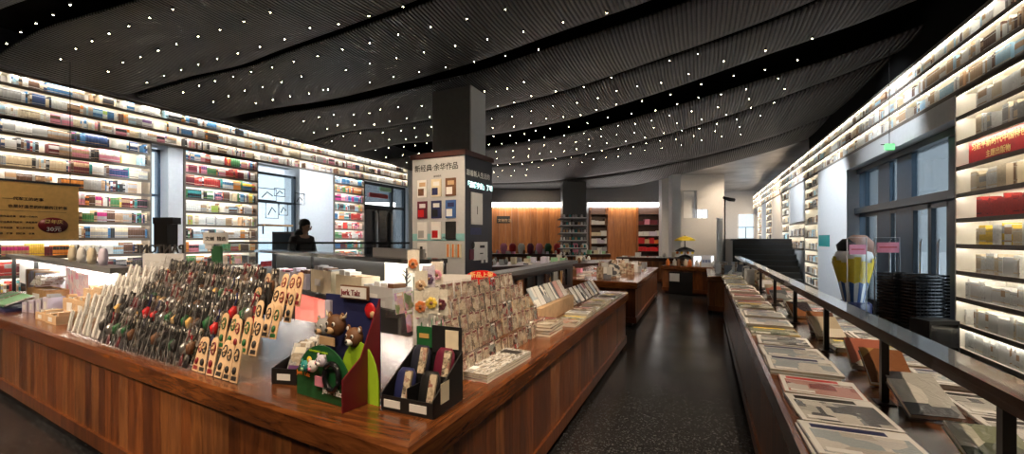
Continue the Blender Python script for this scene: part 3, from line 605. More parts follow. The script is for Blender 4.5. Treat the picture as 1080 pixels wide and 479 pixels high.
def strip_pts():
    out = []
    for r in range(16):                     # rows that follow the hung panels towards the back
        for c in range(26):
            x = -9.4 + c * .49 + .12 * math.sin(r * 2.1 + c * .7); y = 7.6 + r * .82 - .035 * (x + 6) ** 2 + .1 * math.sin(c * 1.7 + r)
            if y < c7(x) - .25 and x < 2.1 - .1 * r and y > 7.2 - .3 * x * (x > -1): out.append((x, y))
    return out
n = 0
rows_ = []
for px, py in pts:
    q = onz(px, py, 4.34); rows_.append((q.x, q.y))
for (x, y) in rows_ + strip_pts():
    if n >= 296: break
    o = bpy.data.objects.new('ceiling_spotlight', dl); COL.objects.link(o); o.location = (x, y, ceil_z(cdep(x, y), x) - .055)
    tag(o, 'tiny warm spotlight point set into the dark ribbed ceiling', 'light', 'spotlight points in the ceiling'); n += 1
# ================================================================ COUNTERS
def counter(name, label, P, topm='wood_top', z=.71, over=.03, niche=None, ledge=.11, mats=None, kick=.1, plank=.105, items_glass=None, toe=.06):
    """wood clad counter on plan polygon P (counter-clockwise)"""
    t = thing(name, label, 'counter'); P = [Vector((p[0], p[1], 0)) for p in P]; n = len(P)
    def inset(d):
        out = []
        for i in range(n):
            a, b, c = P[i - 1], P[i], P[(i + 1) % n]; e1 = (b - a).normalized(); e2 = (c - b).normalized()
            n1 = Vector((-e1.y, e1.x, 0)); n2 = Vector((-e2.y, e2.x, 0)); k = 1 + n1.dot(n2); out.append(b + (n1 + n2) * (d / max(k, .2)))
        return out
    # top: flat board with a thick moulded fascia
    o = inset(0); i1 = inset(.014); mb = MB(); V = []
    for lay, zz in ((i1, z - ledge), (o, z - ledge + .01), (o, z - .014), (i1, z)): V += [(p.x, p.y, zz) for p in lay]
    fs = []
    for L3 in range(3):
        for i in range(n): fs.append((L3 * n + i, L3 * n + (i + 1) % n, (L3 + 1) * n + (i + 1) % n, (L3 + 1) * n + i))
    for f in fs:
        i_ = f[0] % n; e_ = P[(i_ + 1) % n] - P[i_]; mb.add([V[q] for q in f], [(0, 1, 2, 3)], topm if not topm.startswith('wood_top') else ('wood_top_y' if abs(e_.y) > abs(e_.x) else 'wood_top'))
    mb.add(V[:n], [tuple(reversed(range(n)))], topm)
    if n == 6: mb.add(V[3 * n:], [(0, 1, 4, 5)], 'wood_top'); mb.add(V[3 * n:], [(1, 2, 3, 4)], 'wood_top_y')
    else: mb.add(V[3 * n:], [tuple(range(n))], topm)
    mb.build('countertop', t)
    b_ = inset(over + .015); k_ = inset(over + toe)
    MB().prism([(p.x, p.y) for p in b_], kick, z - ledge, 'wood_dark_edge').build('carcass', t)
    MB().prism([(p.x, p.y) for p in k_], 0, kick, 'wood_dark_edge').build('plinth', t)
    q_ = inset(over)
    for i in range(n):
        a, b = q_[i], q_[(i + 1) % n]; Ln = (b - a).length; ang = math.atan2((b - a).y, (b - a).x); M = Matrix.Translation(a) @ ROTZ(ang)
        mb = MB(); x = 0
        while x < Ln - .001:
            w = min(plank * U(.8, 1.25), Ln - x)
            if Ln - x - w < .03: w = Ln - x
            mb.box((x + .001, 0, kick + .0), (x + w - .001, .02 - U(0, .004), z - ledge - .001), random.choice(mats or ['wood_a', 'wood_b', 'wood_c', 'wood_d', 'wood_e']), M); x += w
        mb.box((0, -.016, kick - .04), (Ln, .02, kick + .05), 'wood_b', M)
        mb.build('cladding', t)
    return t
C0 = Vector((-.87, 1.13, 0)); E_ = Vector((-.9951, .0985, 0)); N_ = Vector((.0985, .9951, 0))
IS = lambda s, t_: C0 + E_ * s + N_ * t_
ANG = math.atan2(-E_.y, -E_.x)     # frame: local x runs along the front edge towards the camera-right
a1, a2, a3 = IS(7.4, 0), IS(7.4, 1.25), IS(1.1, 1.25)
counter('wood_counter', 'long brown plank-clad wooden counter in the foreground, its front edge running to the left', [(a1.x, a1.y), (C0.x, C0.y), (-.87, 5.67), (-1.72, 5.67), (-1.72, 2.45), (a2.x, a2.y)][:6])
counter('wood_counter', 'mid-aisle wooden counter covered with books, beyond the end of the foreground counter', [(-2.6, 7.05), (-.93, 6.95), (-.96, 10.9), (-2.6, 10.9)], 'wood_top_y', kick=.1)
T3 = counter('wood_counter', 'wooden counter across the end of the aisle, with a dark open niche', [(-.97, 11.75), (.30, 11.23), (.45, 12.2), (-.8, 12.7)])
ap = Vector((-.97, 11.75, 0)); dv = (Vector((.30, 11.23, 0)) - ap); an = math.atan2(dv.y, dv.x)
Mn = Matrix.Translation(ap) @ ROTZ(an)
MB().box((.22, -.012, .02), (.82, .02, .56), 'black', Mn).build('niche', T3)  # flat black panel paints in the shade of an open niche
MB().box((.25, -.03, .32), (.5, -.013, .52), 'white', Mn).build('notice', T3, 'white notice hung in the dark niche')
counter('wood_counter', 'far wooden counter with small goods, behind the sign column and left of the aisle', [(onz(500, 282, .71).x, onz(500, 282, .71).y), (onz(641, 277, .71).x, onz(641, 277, .71).y), (onz(646, 273.5, .71).x, onz(646, 273.5, .71).y), (onz(500, 277, .71).x, onz(500, 277, .71).y)], 'wood_dark_edge')
counter('wood_counter', 'wooden counter at the far left end of the right-hand row, next to the aisle end', [(.10, 8.75), (1.05, 8.75), (1.05, 10.9), (.10, 10.9)], 'wood_top_y')
counter('wood_counter', 'long wooden counter on the right covered with magazines under the black rail', [(.27, .25), (1.15, .25), (1.15, 8.3), (.33, 8.3)], 'wood_top_y', z=.75, mats=['wood_d', 'wood_b', 'wood_a'], toe=.03)
counter('wood_counter', 'distant dark counter with small goods in front of the orange wood wall', [(-8.2, 15.0), (-3.2, 16.6), (-3.4, 17.5), (-8.4, 15.9)], 'wood_dark_edge', z=.8)
counter('wood_counter', 'distant dark counter in front of the right shelf niches', [(-2.6, 14.4), (-.6, 14.0), (-.45, 14.8), (-2.4, 15.2)], 'wood_dark_edge', z=.8)
# black rail over the right counter, standing on it
t = thing('handrail', 'black flat-topped handrail on slim posts running along the right counter', 'railing', (.66, 0, .75))
MB().box((-.045, .35, .268), (.045, 9.7, .31), 'rail_top').build('rail', t)
for y in (1.40, 2.14, 3.0, 3.9, 4.9, 6.0, 7.2, 8.2):
    MB().box((-.012, y - .012, 0), (.012, y + .012, .268), 'black').box((-.03, y - .03, 0), (.03, y + .03, .006), 'black').build('post', t)
MB().box((-.012, 9.5, -.04), (.012, 9.53, .268), 'black').build('post', t)
# inner dark divider of the foreground counter (right arm)
t = thing('divider', 'dark divider with a flat top rail along the inner side of the foreground counter', 'divider', (-1.62, 3.2, .71))
MB().box((-.09, 0, .36), (.09, 3.3 - .85, .40), 'grey_slab').build('top_rail', t); MB().box((-.02, .02, 0), (.02, 2.43, .36), 'wood_dark_edge').build('panel', t)
for k in range(8): MB().box((.022, .2 + k * .27, .1), (.04, .36 + k * .27, .3), random.choice(['cover_f', 'black', 'cover_a'])).build('hanging_card', t)
# black two-level display cases inside the island
def case(name, label, A, B, ztop, zlow, th=.04, dep=.34, body=True, lit=('lightbox_cream',)):
    v = B - A; L_ = v.length; a = math.atan2(v.y, v.x); t = thing(name, label, 'display case', (A.x, A.y, 0), a)
    MB().box((0, 0, ztop - th), (L_, dep, ztop), 'black_gloss' if body else 'grey_slab').build('top', t)
    MB().box((0, -.02, zlow - .05), (L_, dep, zlow), 'black').build('lower_shelf', t)
    MB().box((.02, dep - .02, zlow), (L_ - .02, dep, ztop - th), 'black').build('back_panel', t)
    MB().box((0, .02, 0), (L_, dep, zlow - .05), 'black').build('base', t)
    for x in (0, L_ * .5, L_ - .03): MB().box((x, .02, zlow), (x + .02, .05, ztop - th), 'black').build('post', t)
    MB().box((.05, dep - .06, ztop - th - .012), (L_ - .05, dep - .03, ztop - th - .002), 'led').build('light_strip', t)
    return t, L_
A = ond(268, 263, 6.9); B = ond(437, 274, 3.55); A.z = B.z = 0
cs, LC = case('display_case', 'black lit display case with cream boxes, behind the red and white panels', A, B, 1.225, .76)
MB().box((LC - 1.05, .30, .78), (LC - .06, .318, 1.17), 'lightbox_cream').build('lit_back', cs)
for x0, x1, m, lb in ((LC - 2.75, LC - 1.80, 'lightbox_red', 'glowing red panel'), (LC - 1.76, LC - 1.1, 'lightbox_cream', 'glowing cream panel')):
    MB().box((x0, -.03, .02), (x1, .018, .7), m).build('lit_panel', cs, lb)
va = (B - A).normalized(); ang_c = math.atan2(va.y, va.x); vb = Vector((-va.y, va.x, 0))
def on_case(x, y, z): return A + va * x + vb * y + Vector((0, 0, z))
def open_box(nm, w, d, h, m, label, cat, loc, rot, group=None, lid=None, th=.006):
    t = thing(nm, label, cat, loc, rot, group)
    MB().box((0, 0, 0), (w, d, th), m).box((0, 0, 0), (w, th, h), m).box((0, d - th, 0), (w, d, h), m).box((0, th, 0), (th, d - th, h), m).box((w - th, th, 0), (w, d - th, h), m).build('tray', t)
    return t
for k, (x, w, h, m, lb) in enumerate(((LC - 1.62, .62, .25, 'cream', 'large cream carton on the black display case, left of the grey one'), (LC - .95, .56, .19, 'panel_grey', 'pale grey long carton on the black display case nearest the sign column'), (LC - 2.35, .6, .27, 'cream', 'beige carton deep in the black display case'), (LC - 3.1, .6, .2, 'lavender', 'lavender carton with pink bags in the black display case'), (LC - 3.8, .55, .18, 'white', 'white carton at the far left in the black display case'))):
    bx_ = open_box('carton', w, .2, h, m, lb, 'box', on_case(x, .02, .76), ang_c, th=.008)
    for j in range(4):
        MB().box((.03 + j * w / 4.3, .03, .008), (.02 + j * w / 4.3 + w / 5, .16, h + U(.0, .06)), random.choice(['wine', 'pink', 'brown', 'white', 'lavender'] if k > 2 else ['brown', 'tan', 'white', 'grey_paint'])).build('pouch', bx_)
    MB().box((w * .2, -.002, h * .3), (w * .5, 0, h * .6), 'white').build('price_label', bx_)
t = thing('figurine', 'small dark wire tree ornament in front of the lit cream panel', 'ornament', on_case(LC - .55, .26, .76), ang_c)
mb = MB().tube([(0, 0, 0), (0, 0, .36)], .008, 'ink', 6).lathe([(.06, 0), (.05, .02), (.01, .03)], 'ink', 10)
for k in range(9): q = k * 2.4; mb.tube([(0, 0, .2 + k * .015), (.07 * math.cos(q), .02 * math.sin(q), .25 + k * .012)], .005, 'ink', 5)
mb.build('tree', t)
MB().box((-.5, .0, 0), (.42, .02, .085), 'panel_grey').build('price_board', None, 'long grey board standing on top of the black display case', 'board', loc=on_case(LC - .5, .14, 1.2255), rot=ang_c)
# slab shelf behind the left merchandise
A2 = ond(6, 266.5, 6.6); B2 = ond(116, 283, 3.4); A2.z = B2.z = 0
v2 = B2 - A2; L2 = v2.length; an2 = math.atan2(v2.y, v2.x)
t = thing('raised_shelf', 'grey raised slab shelf on black posts behind the goods at the left', 'shelf', (A2.x, A2.y, 0), an2)
MB().box((0, 0, 1.12), (L2, .16, 1.165), 'grey_slab').build('slab', t); MB().box((.1, .06, 1.108), (L2 - .1, .09, 1.118), 'led').build('light_strip', t)
MB().box((0, .14, .72), (L2, .16, 1.12), 'white').build('back_panel', t)
for x in (.02, L2 * .33, L2 * .66, L2 - .05): MB().box((x, .06, 0 if (A2 + v2.normalized() * x - C0).dot(E_) > 7.4 or (A2 + v2.normalized() * x - C0).dot(N_) > 1.1 else .711), (x + .03, .10, 1.12), 'black').build('post', t)
for k in range(9, 13):
    x = .4 + k * (L2 - .6) / 13
    p_ = A2 + v2.normalized() * x + Vector((-v2.normalized().y, v2.normalized().x, 0)) * .08
    MB().lathe([(.045, 0), (.06, .05), (.05, .12), (.03, .15)], random.choice(['white', 'purple', 'lavender', 'cream']), 12, sy=.6).build('gift_pouch', None, 'small soft gift pouch on the grey raised shelf, %s from its left' % nth(k - 9), 'pouch', 'gift pouches on the grey raised shelf', loc=(p_.x, p_.y, 1.1655), rot=an2)
# horizontal glass balustrade rail in front of the person
Ar, Br = ond(222, 255, 8.0), ond(432, 255, 7.4)
vr = Br - Ar; t = thing('glass_balustrade', 'glass balustrade with a thin black top rail in front of the standing person', 'railing', (Ar.x, Ar.y, 0), math.atan2(vr.y, vr.x)); Lr = Vector((vr.x, vr.y)).length
MB().box((0, -.015, 1.31), (Lr, .015, 1.345), 'black').build('rail', t); MB().box((.02, -.005, .08), (Lr - .02, .005, 1.31), 'glass').build('glass_panel', t); MB().box((0, -.02, 0), (Lr, .02, .08), 'steel').build('base_channel', t)
# ================================================================ SIGN COLUMN
Cs = ond(490, 250, 8.0); Cs.z = 0
dl_ = (-cr * 1.11 + cf * .57).normalized(); dr_ = Vector((dl_.y, -dl_.x, 0)); 
if dr_.dot(cf) < 0: dr_ = -dr_
LA, LB = 1.25, 1.03
t = thing('sign_column', 'square sign column with a pale face of book covers and a dark navy face', 'sign', (Cs.x, Cs.y, 0), math.atan2(-dl_.y, -dl_.x))
# local frame: x from left end (−LA) to corner 0, y away
ax = -dl_; ay = dr_
def qs(x, y, z): return (x, y, z)
MB().box((-LA, .0, 0), (0, .02, 2.98), 'panel_grey').build('pale_face', t)
MB().box((-.02, .02, 0), (0, LB, 2.98), 'panel_navy').build('navy_face', t)
MB().box((-LA, .02, 0), (-LA + .02, LB, 2.98), 'panel_navy').box((-LA + .02, LB - .02, 0), (-.02, LB, 2.98), 'panel_navy').build('back_faces', t)
MB().box((-LA - .03, -.03, 2.98), (.03, LB + .03, 3.08), 'brown_cap').build('cap', t)
MB().box((-LA, -.004, 1.36), (0, 0, 1.50), 'teal_light').build('teal_band', t)
text('lettering', '新经典·余华作品', .145, 'ink', (-LA + .06, -.004, 2.74), (1, 0, 0), (0, 0, 1), t)
text('lettering', '余华系列', .045, 'ink', (-.72, -.004, 2.60), (1, 0, 0), (0, 0, 1), t)
cvs = [('white', 'brown', 'tan'), ('cream', 'navy', 'white'), ('brown', 'white', 'tan'), ('wine', 'red', 'white'), ('navy', 'black', 'white'), ('blue', 'white', 'navy'), ('white', 'grey_paint', 'white'), ('white', 'red', 'white'), ('black', 'ink', 'black')]
for k, (c1_, c2_, c3_) in enumerate(cvs):
    cx = -LA + .15 + (k % 3) * .34; cz = (2.20, 1.78, 1.24 + .0)[k // 3] if k // 3 < 2 else 1.60 - .42 + .02
    cz = (2.22, 1.79, 1.54 - .25)[k // 3]; cz = [2.22, 1.80, 1.62 - .33 + .1][k // 3]
    mb = MB().box((cx, -.03, cz), (cx + .23, -.001, cz + .34), c1_); mb.box((cx + .02, -.032, cz + .03), (cx + .16, -.03, cz + .17), c2_).box((cx + .05, -.032, cz + .21), (cx + .2, -.03, cz + .29), c3_)
    mb.build('book_picture', t)
mb = MB().box((-LA + .15, -.03, 1.02), (-LA + .37, -.005, 1.33), 'white').box((-LA + .15, -.031, 1.02), (-LA + .37, -.03, 1.12), 'black').box((-LA + .22, -.032, 1.15), (-LA + .28, -.03, 1.25), 'ink').build('book_picture', t)
for k in range(3): MB().box((-.4 + k * .12, -.03, 1.05), (-.31 + k * .12, -.005, 1.30), 'cream').box((-.38 + k * .12, -.032, 1.05), (-.345 + k * .12, -.03, 1.3), 'orange').build('hanging_card', t)
text('lettering', '新现实主义代表作', .05, 'ink', (-.75, -.006, 1.40), (1, 0, 0), (0, 0, 1), t)
text('lettering', '跟着新人生活的', .125, 'white', (.003, .06, 2.62), (0, 1, 0), (0, 0, 1), t)
text('lettering', '「温暖宇宙」了吧', .125, 'neon_text', (.003, .04, 2.40), (0, 1, 0), (0, 0, 1), t)
MB().box((0, .22, 1.68), (.02, .62, 2.3), 'white').box((.02, .41, 1.88), (.022, .43, 2.04), 'ink').build('book_picture', t)
MB().box((0, .2, 1.48), (.004, .6, 1.62), 'navy').build('caption_plate', t)
MB().box((0, .30, .98), (.03, .80, 1.34), 'white').box((.03, .5, 1.22), (.032, .68, 1.27), 'ink').box((.03, .5, 1.1), (.032, .62, 1.12), 'ink').build('poster', t)
mb = MB(); mb.box((.0, .16, 1.0), (.02, .36, 1.2), 'wine').ball((.02, .27, 1.28), .055, 'ink', 10, (.3, 1, 1.25)).build('portrait_cutout', t, 'dark cut-out figure in a wine red coat')
for k in range(2): MB().box((.03, .55 + k * .16, .92), (.04, .63 + k * .16, 1.02), 'white').build('white_tag', t)
# upper pillar above the sign column
M = Matrix.Translation((Cs.x, Cs.y, 0)) @ ROTZ(math.atan2(-dl_.y, -dl_.x))
struct('column_4', MB().box((-.95, .26, 3.085), (-.05, .8, 4.6), 'grey_slab', M).box((-.05, .26, 3.085), (-.02, .8, 4.6), 'panel_grey', M))
# ================================================================ GOLD BANNER, LEFT
ba, bb = onx(-60, 224, -9.3), onx(83, 224, -9.3)
t = thing('gold_banner', 'gold hanging banner with dark writing and a red oval, in front of the left bookcase', 'banner', (-9.3, ba.y, 0))
Lb = bb.y - ba.y; z0, z1 = onx(83, 252.5, -9.3).z, onx(83, 199, -9.3).z + .03
MB().box((-.02, 0, z0), (0, Lb, z1), 'gold').build('sheet', t)
MB().box((-.03, -.02, z1), (.01, Lb + .02, z1 + .03), 'dark_frame').tube([(-.01, .1, z1 + .03), (-.01, .1, 4.3)], .006, 'black', 6).tube([(-.01, Lb - .1, z1 + .03), (-.01, Lb - .1, 4.3)], .006, 'black', 6).build('hanger', t)
yb_ = lambda px: onx(px, 220, -9.3).y - ba.y
cs_ = (yb_(72) - yb_(8)) / 12.2
text('lettering', '——代军工的故事', cs_, 'ink', (.003, yb_(2), onx(30, 211.5, -9.3).z), (0, 1, 0), (0, 0, 1), t)
text('lettering', '也是好温柔的时期西江往事', cs_, 'ink', (.003, yb_(8), onx(30, 219.5, -9.3).z), (0, 1, 0), (0, 0, 1), t)
for k in range(4): text('lettering', ('作家作品全集　讲述一个时代', '文学经典系列丛书　读者推荐', '新书书目展　军工岁月故事', '江南　往事　回忆录　全集')[k], cs_ * .6, 'ink', (.003, yb_(-4), onx(30, 229.5, -9.3).z - .085 * k), (0, 1, 0), (0, 0, 1), t)
MB().box((0, .3, onx(30, 223, -9.3).z), (.003, Lb - .15, onx(30, 223, -9.3).z + .004), 'ink').build('rule', t)
so = MB().lathe([(.17, 0), (.17, .008)], 'deep_red', 28, M=Matrix.Translation((.001, Lb - .30, z0 + .22)) @ Matrix.Rotation(math.pi / 2, 4, 'Y'), sx=.72).build('red_oval', t)
text('lettering', '周年庆', .07, 'gold_ink', (.012, Lb - .40, z0 + .25), (0, 1, 0), (0, 0, 1), so); text('lettering', '30元', .085, 'white', (.012, Lb - .38, z0 + .13), (0, 1, 0), (0, 0, 1), so)
# red banner in the right bookcase
t = thing('red_banner', 'red board with gold writing leaning in the lit right-hand bookcase', 'banner', (XR + .075, 4.2, 2.281), 0)
yE = onx(1013, 190, XR).y - 4.2
MB().box((0, 0, 0), (.012, yE, .27), 'red').build('board', t)
text('lettering', '习近平新时代中国特色社会主义', .095, 'gold_ink', (-.003, yE - .06, .165), (0, -1, 0), (0, 0, 1), t)
text('lettering', '主题出版物', .085, 'gold_ink', (-.003, yE - .34, .045), (0, -1, 0), (0, 0, 1), t)
# green exit sign hanging by the header
p = ond(938, 155, 6.6)
t = thing('exit_sign', 'small glowing green exit sign hanging beside the lintel of the glazed front', 'sign', p, TH)
MB().box((-.075, -.01, -.045), (.075, .01, .045), 'exit_glow').build('sign_face', t); MB().box((-.13, -.006, .03), (-.07, .006, .04), 'black').tube([(0, 0, .045), (0, 0, 4.5 - p.z)], .005, 'black', 6).build('hanger', t)
# teal sign on the pier
MB().box((XR - .012, Yr(875), onx(870, 260, XR).z), (XR, Yr(864), onx(870, 248, XR).z), 'teal').build('wall_sign', None, 'small teal sign on the white pier past the glazed front', 'sign')
# ================================================================ FOREGROUND DISPLAYS ON THE COUNTER
ZT = .7105
def isl(s, t_, z=ZT): v = IS(s, t_); return (v.x, v.y, z)
# --- clear stepped riser with hanging cards
W_, tiers, td, th_ = 2.35, 5, .082, .070
R0 = thing('acrylic_riser', 'clear acrylic stepped display full of bagged charms, left of the black boxes', 'display stand', isl(3.45, .11), ANG)
for k in range(tiers):
    MB().box((0, k * td, .0 if k == 0 else k * th_ + .02), (W_, k * td + .006, (k + 1) * th_ + .03), 'acrylic').box((0, k * td, (k + 1) * th_ + .03), (W_, k * td + td, (k + 1) * th_ + .036), 'acrylic').build('step', R0)
for x in (0, W_): MB().box((x - .003, 0, 0), (x + .003, tiers * td, .02 + th_), 'acrylic').build('side_panel', R0)
Mr = Matrix.Translation(isl(3.45, .11)) @ ROTZ(ANG)
# three kinds of hanging goods
def card_bag():
    t = thing('bagged_card', 'x', 'gift card')
    MB().box((-.034, -.002, .01), (.034, .002, .15), 'bag_white').build('card', t)
    MB().box((-.038, -.005, 0), (.038, -.004, .20), 'plastic_bag').build('clear_bag', t)
    MB().box((-.005, -.008, .02), (.006, -.003, .16), 'white').box((.012, -.008, .02), (.02, -.003, .16), 'white').build('ribbon', t)
    return t
def charm(m='charm_dark', pm='gold', tm='ink'):
    t = thing('charm_pack', 'x', 'charm')
    mb = MB(); mb.tube([(0, -.008, .19), (.012, -.012, .16), (.0, -.016, .11)], .004, tm, 6).build('cord', t)
    mb = MB(); mb.tube([(0, -.012, .125), (-.004, -.016, .10), (.002, -.016, .065)], [.008, .021, .012], pm, 8); mb.build('pendant', t)
    mb = MB()
    for k in range(6): a = (k - 2.5) * .005; mb.tube([(a * .3, -.014, .066), (a * 1.6, -.016, .004)], .0028, tm, 5)
    mb.build('tassel', t); MB().box((-.030, -.004, .02), (.030, .004, .185), m).box((-.014, -.006, .16), (.016, -.004, .175), 'paper' if pm != 'tan' else 'red').build('backing_card', t)
    MB().box((-.032, -.030, .0), (.032, -.0295, .2), 'plastic_bag').box((-.033, -.031, 0), (-.032, -.029, .2), 'grey_paint').build('clear_bag', t)  # grey edge strip paints in the glint along the bag
    return t
def round_card(m='kraft_light', c='ink'):
    t = thing('bookmark_card', 'x', 'bookmark')
    P = [(-.028, 0), (.028, 0), (.028, .14)] + [(.028 * math.cos(q), .14 + .028 * math.sin(q)) for q in [math.pi * i / 8 for i in range(1, 8)]] + [(-.028, .14)]
    Mx = Matrix.Rotation(math.pi / 2, 4, 'X')
    MB().prism(P, 0, .004, m, M=Mx).build('card', t)
    pts_ = [(.015 * math.cos(q), -.007, .118 + .026 * math.sin(q)) for q in [2 * math.pi * i / 14 for i in range(14)]]
    MB().tube(pts_, .003, c, 5, True).build('ring', t); MB().ball((0, -.008, .118), .0075, 'tan', 8).ball((0, -.008, .05), .013, c, 8, (1, .5, 1.3)).build('pendant', t)
    MB().box((-.02, -.0055, .008), (.02, -.0045, .026), c).build('printed_band', t)
    return t
protos = {'w': [card_bag()], 'd': [charm('charm_dark', 'brown'), charm('charm_red', 'steel', 'deep_red'), charm('charm_dark', 'green', 'ink'), charm('ink', 'ink', 'ink'), charm('charm_dark', 'red', 'navy'), charm('ink', 'gold', 'ink')], 'r': [round_card(), round_card('kraft_light', 'deep_red'), round_card('tan', 'green')]}
used = set()
KL = {'w': ('white bagged card with ribbons in the %s tier of the clear stepped display', 'white bagged cards, %s tier'), 'd': ('dark tasselled charm in the %s tier of the clear stepped display', 'dark tasselled charms, %s tier'),
      'r': ('round-topped kraft bookmark card in the %s tier of the clear stepped display', 'round-topped cards, %s tier')}
TN = ['front', 'second', 'third', 'fourth', 'top back']
def put(kind, M, tier, ip):
    p = random.choice(protos[kind] if kind != 'd' else protos['d'] + [protos['d'][3], protos['d'][0], protos['d'][3]]); lb, gp = KL[kind]; i = protos[kind].index(p)
    ex = {'d': ('brown ', 'red-corded silver ', 'green ', 'plain black ', 'red ', 'gold ')[i % 6] if kind == 'd' else '', 'r': ('', 'dark red ', 'green ')[i % 3] if kind == 'r' else '', 'w': ''}[kind]
    L = (ex + lb).replace(' in the %s tier of the clear stepped display', ', %s tier of clear stepped display, ') % TN[tier] + nth(ip) + ' from left'; G = (ex + gp) % TN[tier]
    if id(p) not in used: used.add(id(p)); p.matrix_world = M; p['label'] = L; p['group'] = G; return
    c = copytree(p, (0, 0, 0), label=L, group=G); c.matrix_world = M
for k in range(tiers):
    x = .05; ic = 0
    while x < W_ - .03:
        f = x / W_
        kind = 'w' if f < .24 - .02 * k + (.1 if k >= 2 else 0) + U(-.08, .08) else ('r' if f > .86 - (.04 if k < 2 else 0) + U(-.05, .05) else 'd')
        if k == 4 and f > .9: kind = 'r'
        z = (k * th_ + .036 if k else 0.0) + (.004 if kind != 'w' else 0)
        lean = U(-.30, -.14); roll = U(-.12, .12) if kind == 'd' else U(-.05, .05)
        sc = U(1.0, 1.22) if kind == 'd' else U(1.0, 1.12)
        M = Mr @ Matrix.Translation((x, k * td - .035 if k == 0 else k * td - .03 , z)) @ Matrix.Rotation(lean, 4, 'X') @ Matrix.Rotation(roll, 4, 'Y') @ Matrix.Diagonal((sc, sc, sc, 1))
        put(kind, M, k, ic); ic += 1; x += {'w': .085, 'd': .066, 'r': .075}[kind] * U(.9, 1.15)
# --- long black and white counter boxes with slim packs
def long_box(s, t_, m, lb, w=.13, d=.42, rot=.35):
    t = thing('counter_box', lb, 'display box', isl(s, t_), ANG + rot)
    mb = MB(); h = .075
    mb.box((0, 0, 0), (w, d, .005), m).box((0, 0, .005), (w, .005, h), m).box((0, d - .005, .005), (w, d, h + .08), m)
    for x in (0, w - .005): mb.add([(x, .005, .005), (x + .005, .005, .005), (x + .005, d - .005, .005), (x, d - .005, .005), (x, .005, h), (x + .005, .005, h), (x + .005, d - .005, h + .08), (x, d - .005, h + .08)], [(0, 3, 2, 1), (0, 1, 5, 4), (1, 2, 6, 5), (2, 3, 7, 6), (3, 0, 4, 7), (4, 5, 6, 7)], m)
    mb.build('tray', t); MB().box((.03, -.002, .02), (w - .03, 0, .05), 'white' if m != 'white' else 'grey_paint').build('printed_label', t)
    return t, Matrix.Translation(isl(s, t_)) @ ROTZ(ANG + rot)
for (s, tt, m, lb, nm) in ((1.02, .16, 'black', 'long black cardboard counter box of slim packs, right of the clear stepped display', 'black'), (.835, .18, 'white', 'long white-fronted counter box beside the green animal display', 'white-fronted')):
    t, M = long_box(s, tt, m, lb)
    for k in range(8):
        c = MB().box((-.045, -.006, 0), (.045, .006, .17), 'foil').box((-.04, -.008, .03), (.04, -.006, .06), 'purple').box((-.03, -.008, .12), (.03, -.006, .15), 'paper').build('slim_pack', None,
            'slim foil pack in the %s long counter box, %s from its front' % (nm, nth(k)), 'packet', 'slim packs in the %s box' % nm)
        c.matrix_world = M @ Matrix.Translation((.065 + U(-.006, .006), .07 + k * .044, .007)) @ Matrix.Rotation(-.45, 4, 'X')
# --- green animal display
AD = thing('animal_display', 'dark cardboard display with a green arch, animal heads and a framed name plate', 'display stand', isl(.80, .13), ANG - .02)
wd = .36
def arch(x0, x1, y, h, m, thk=.006, base=0):
    P = [(x0, base)] + [(x1, base)] + [((x0 + x1) / 2 + (x1 - x0) / 2 * math.cos(q), base + .06 + (h - .06) * math.sin(q)) for q in [math.pi * i / 16 for i in range(17)]]
    return MB().prism(P, 0, thk, m, M=Matrix.Translation((0, y, 0)) @ Matrix.Rotation(math.pi / 2, 4, 'X'))
arch(0, wd, .02, .235, 'green').build('green_arch', AD); arch(.19, wd + .07, .10, .25, 'lime').build('lime_arch', AD)
MB().box((0, .03, 0), (wd, .036, .12), 'black').box((0, .16, 0), (wd, .17, .43), 'navy').box((0, .03, 0), (.006, .16, .10), 'black').build('carton', AD)
mb = MB(); mb.add([(wd, -.03, 0), (wd + .006, -.03, 0), (wd + .006, .16, 0), (wd, .16, 0), (wd, .16, .43), (wd + .006, .16, .43), (wd, .06, .20), (wd + .006, .06, .20), (wd, -.03, .13), (wd + .006, -.03, .13)],
    [(0, 1, 2, 3), (0, 8, 9, 1), (8, 6, 7, 9), (6, 4, 5, 7), (3, 2, 5, 4), (0, 3, 4, 6, 8), (1, 9, 7, 5, 2)], 'deep_red'); mb.build('side_wing', AD)
pl_ = MB().box((.13, .14, .42), (.31, .152, .48), 'brown').box((.136, .136, .426), (.304, .14, .474), 'white').build('name_plate', AD); text('lettering', 'Jerk Talz', .036, 'deep_red', (.142, .1345, .438), (1, 0, 0), (0, 0, 1), pl_)
MB().box((.01, .145, .3), (.05, .159, .4), 'lavender').build('picture_print', AD)
MB().ball((.31, .155, .375), .035, 'red', 12, (1, .25, 1)).ball((.33, .15, .36), .016, 'tan', 8, (1, .4, 1)).build('red_emblem', AD)
def head(x, y, z, r, m, m2, kind, lb):
    g = MB(); g.ball((x, y, z), r, m, 16, (1, .7, .95)); 
    g.ball((x, y - r * .6, z - r * .35), r * .45, m2, 12, (1, .8, .7)).ball((x, y - r * .95, z - r * .25), r * .15, 'ink', 8)
    for s in (-1, 1):
        g.ball((x + s * r * .38, y - r * .62, z + r * .2), r * .13, 'ink', 8); g.ball((x + s * r * .38, y - r * .58, z + r * .2), r * .19, 'white', 8, (1, .5, 1)); g.ball((x + s * r * .8, y, z + r * .75), r * .3, m, 8, (1, .4, 1.3)); g.ball((x + s * r * .8, y - r * .1, z + r * .75), r * .17, m2, 8, (1, .4, 1.3))
        if kind == 'horn': g.tube([(x + s * r * .7, y, z + r * .7), (x + s * r * 1.2, y, z + r * .8), (x + s * r * 1.35, y, z + r * 1.2)], [r * .16, r * .12, r * .03], 'cream', 8)
    return g.build('animal_head', AD, lb)
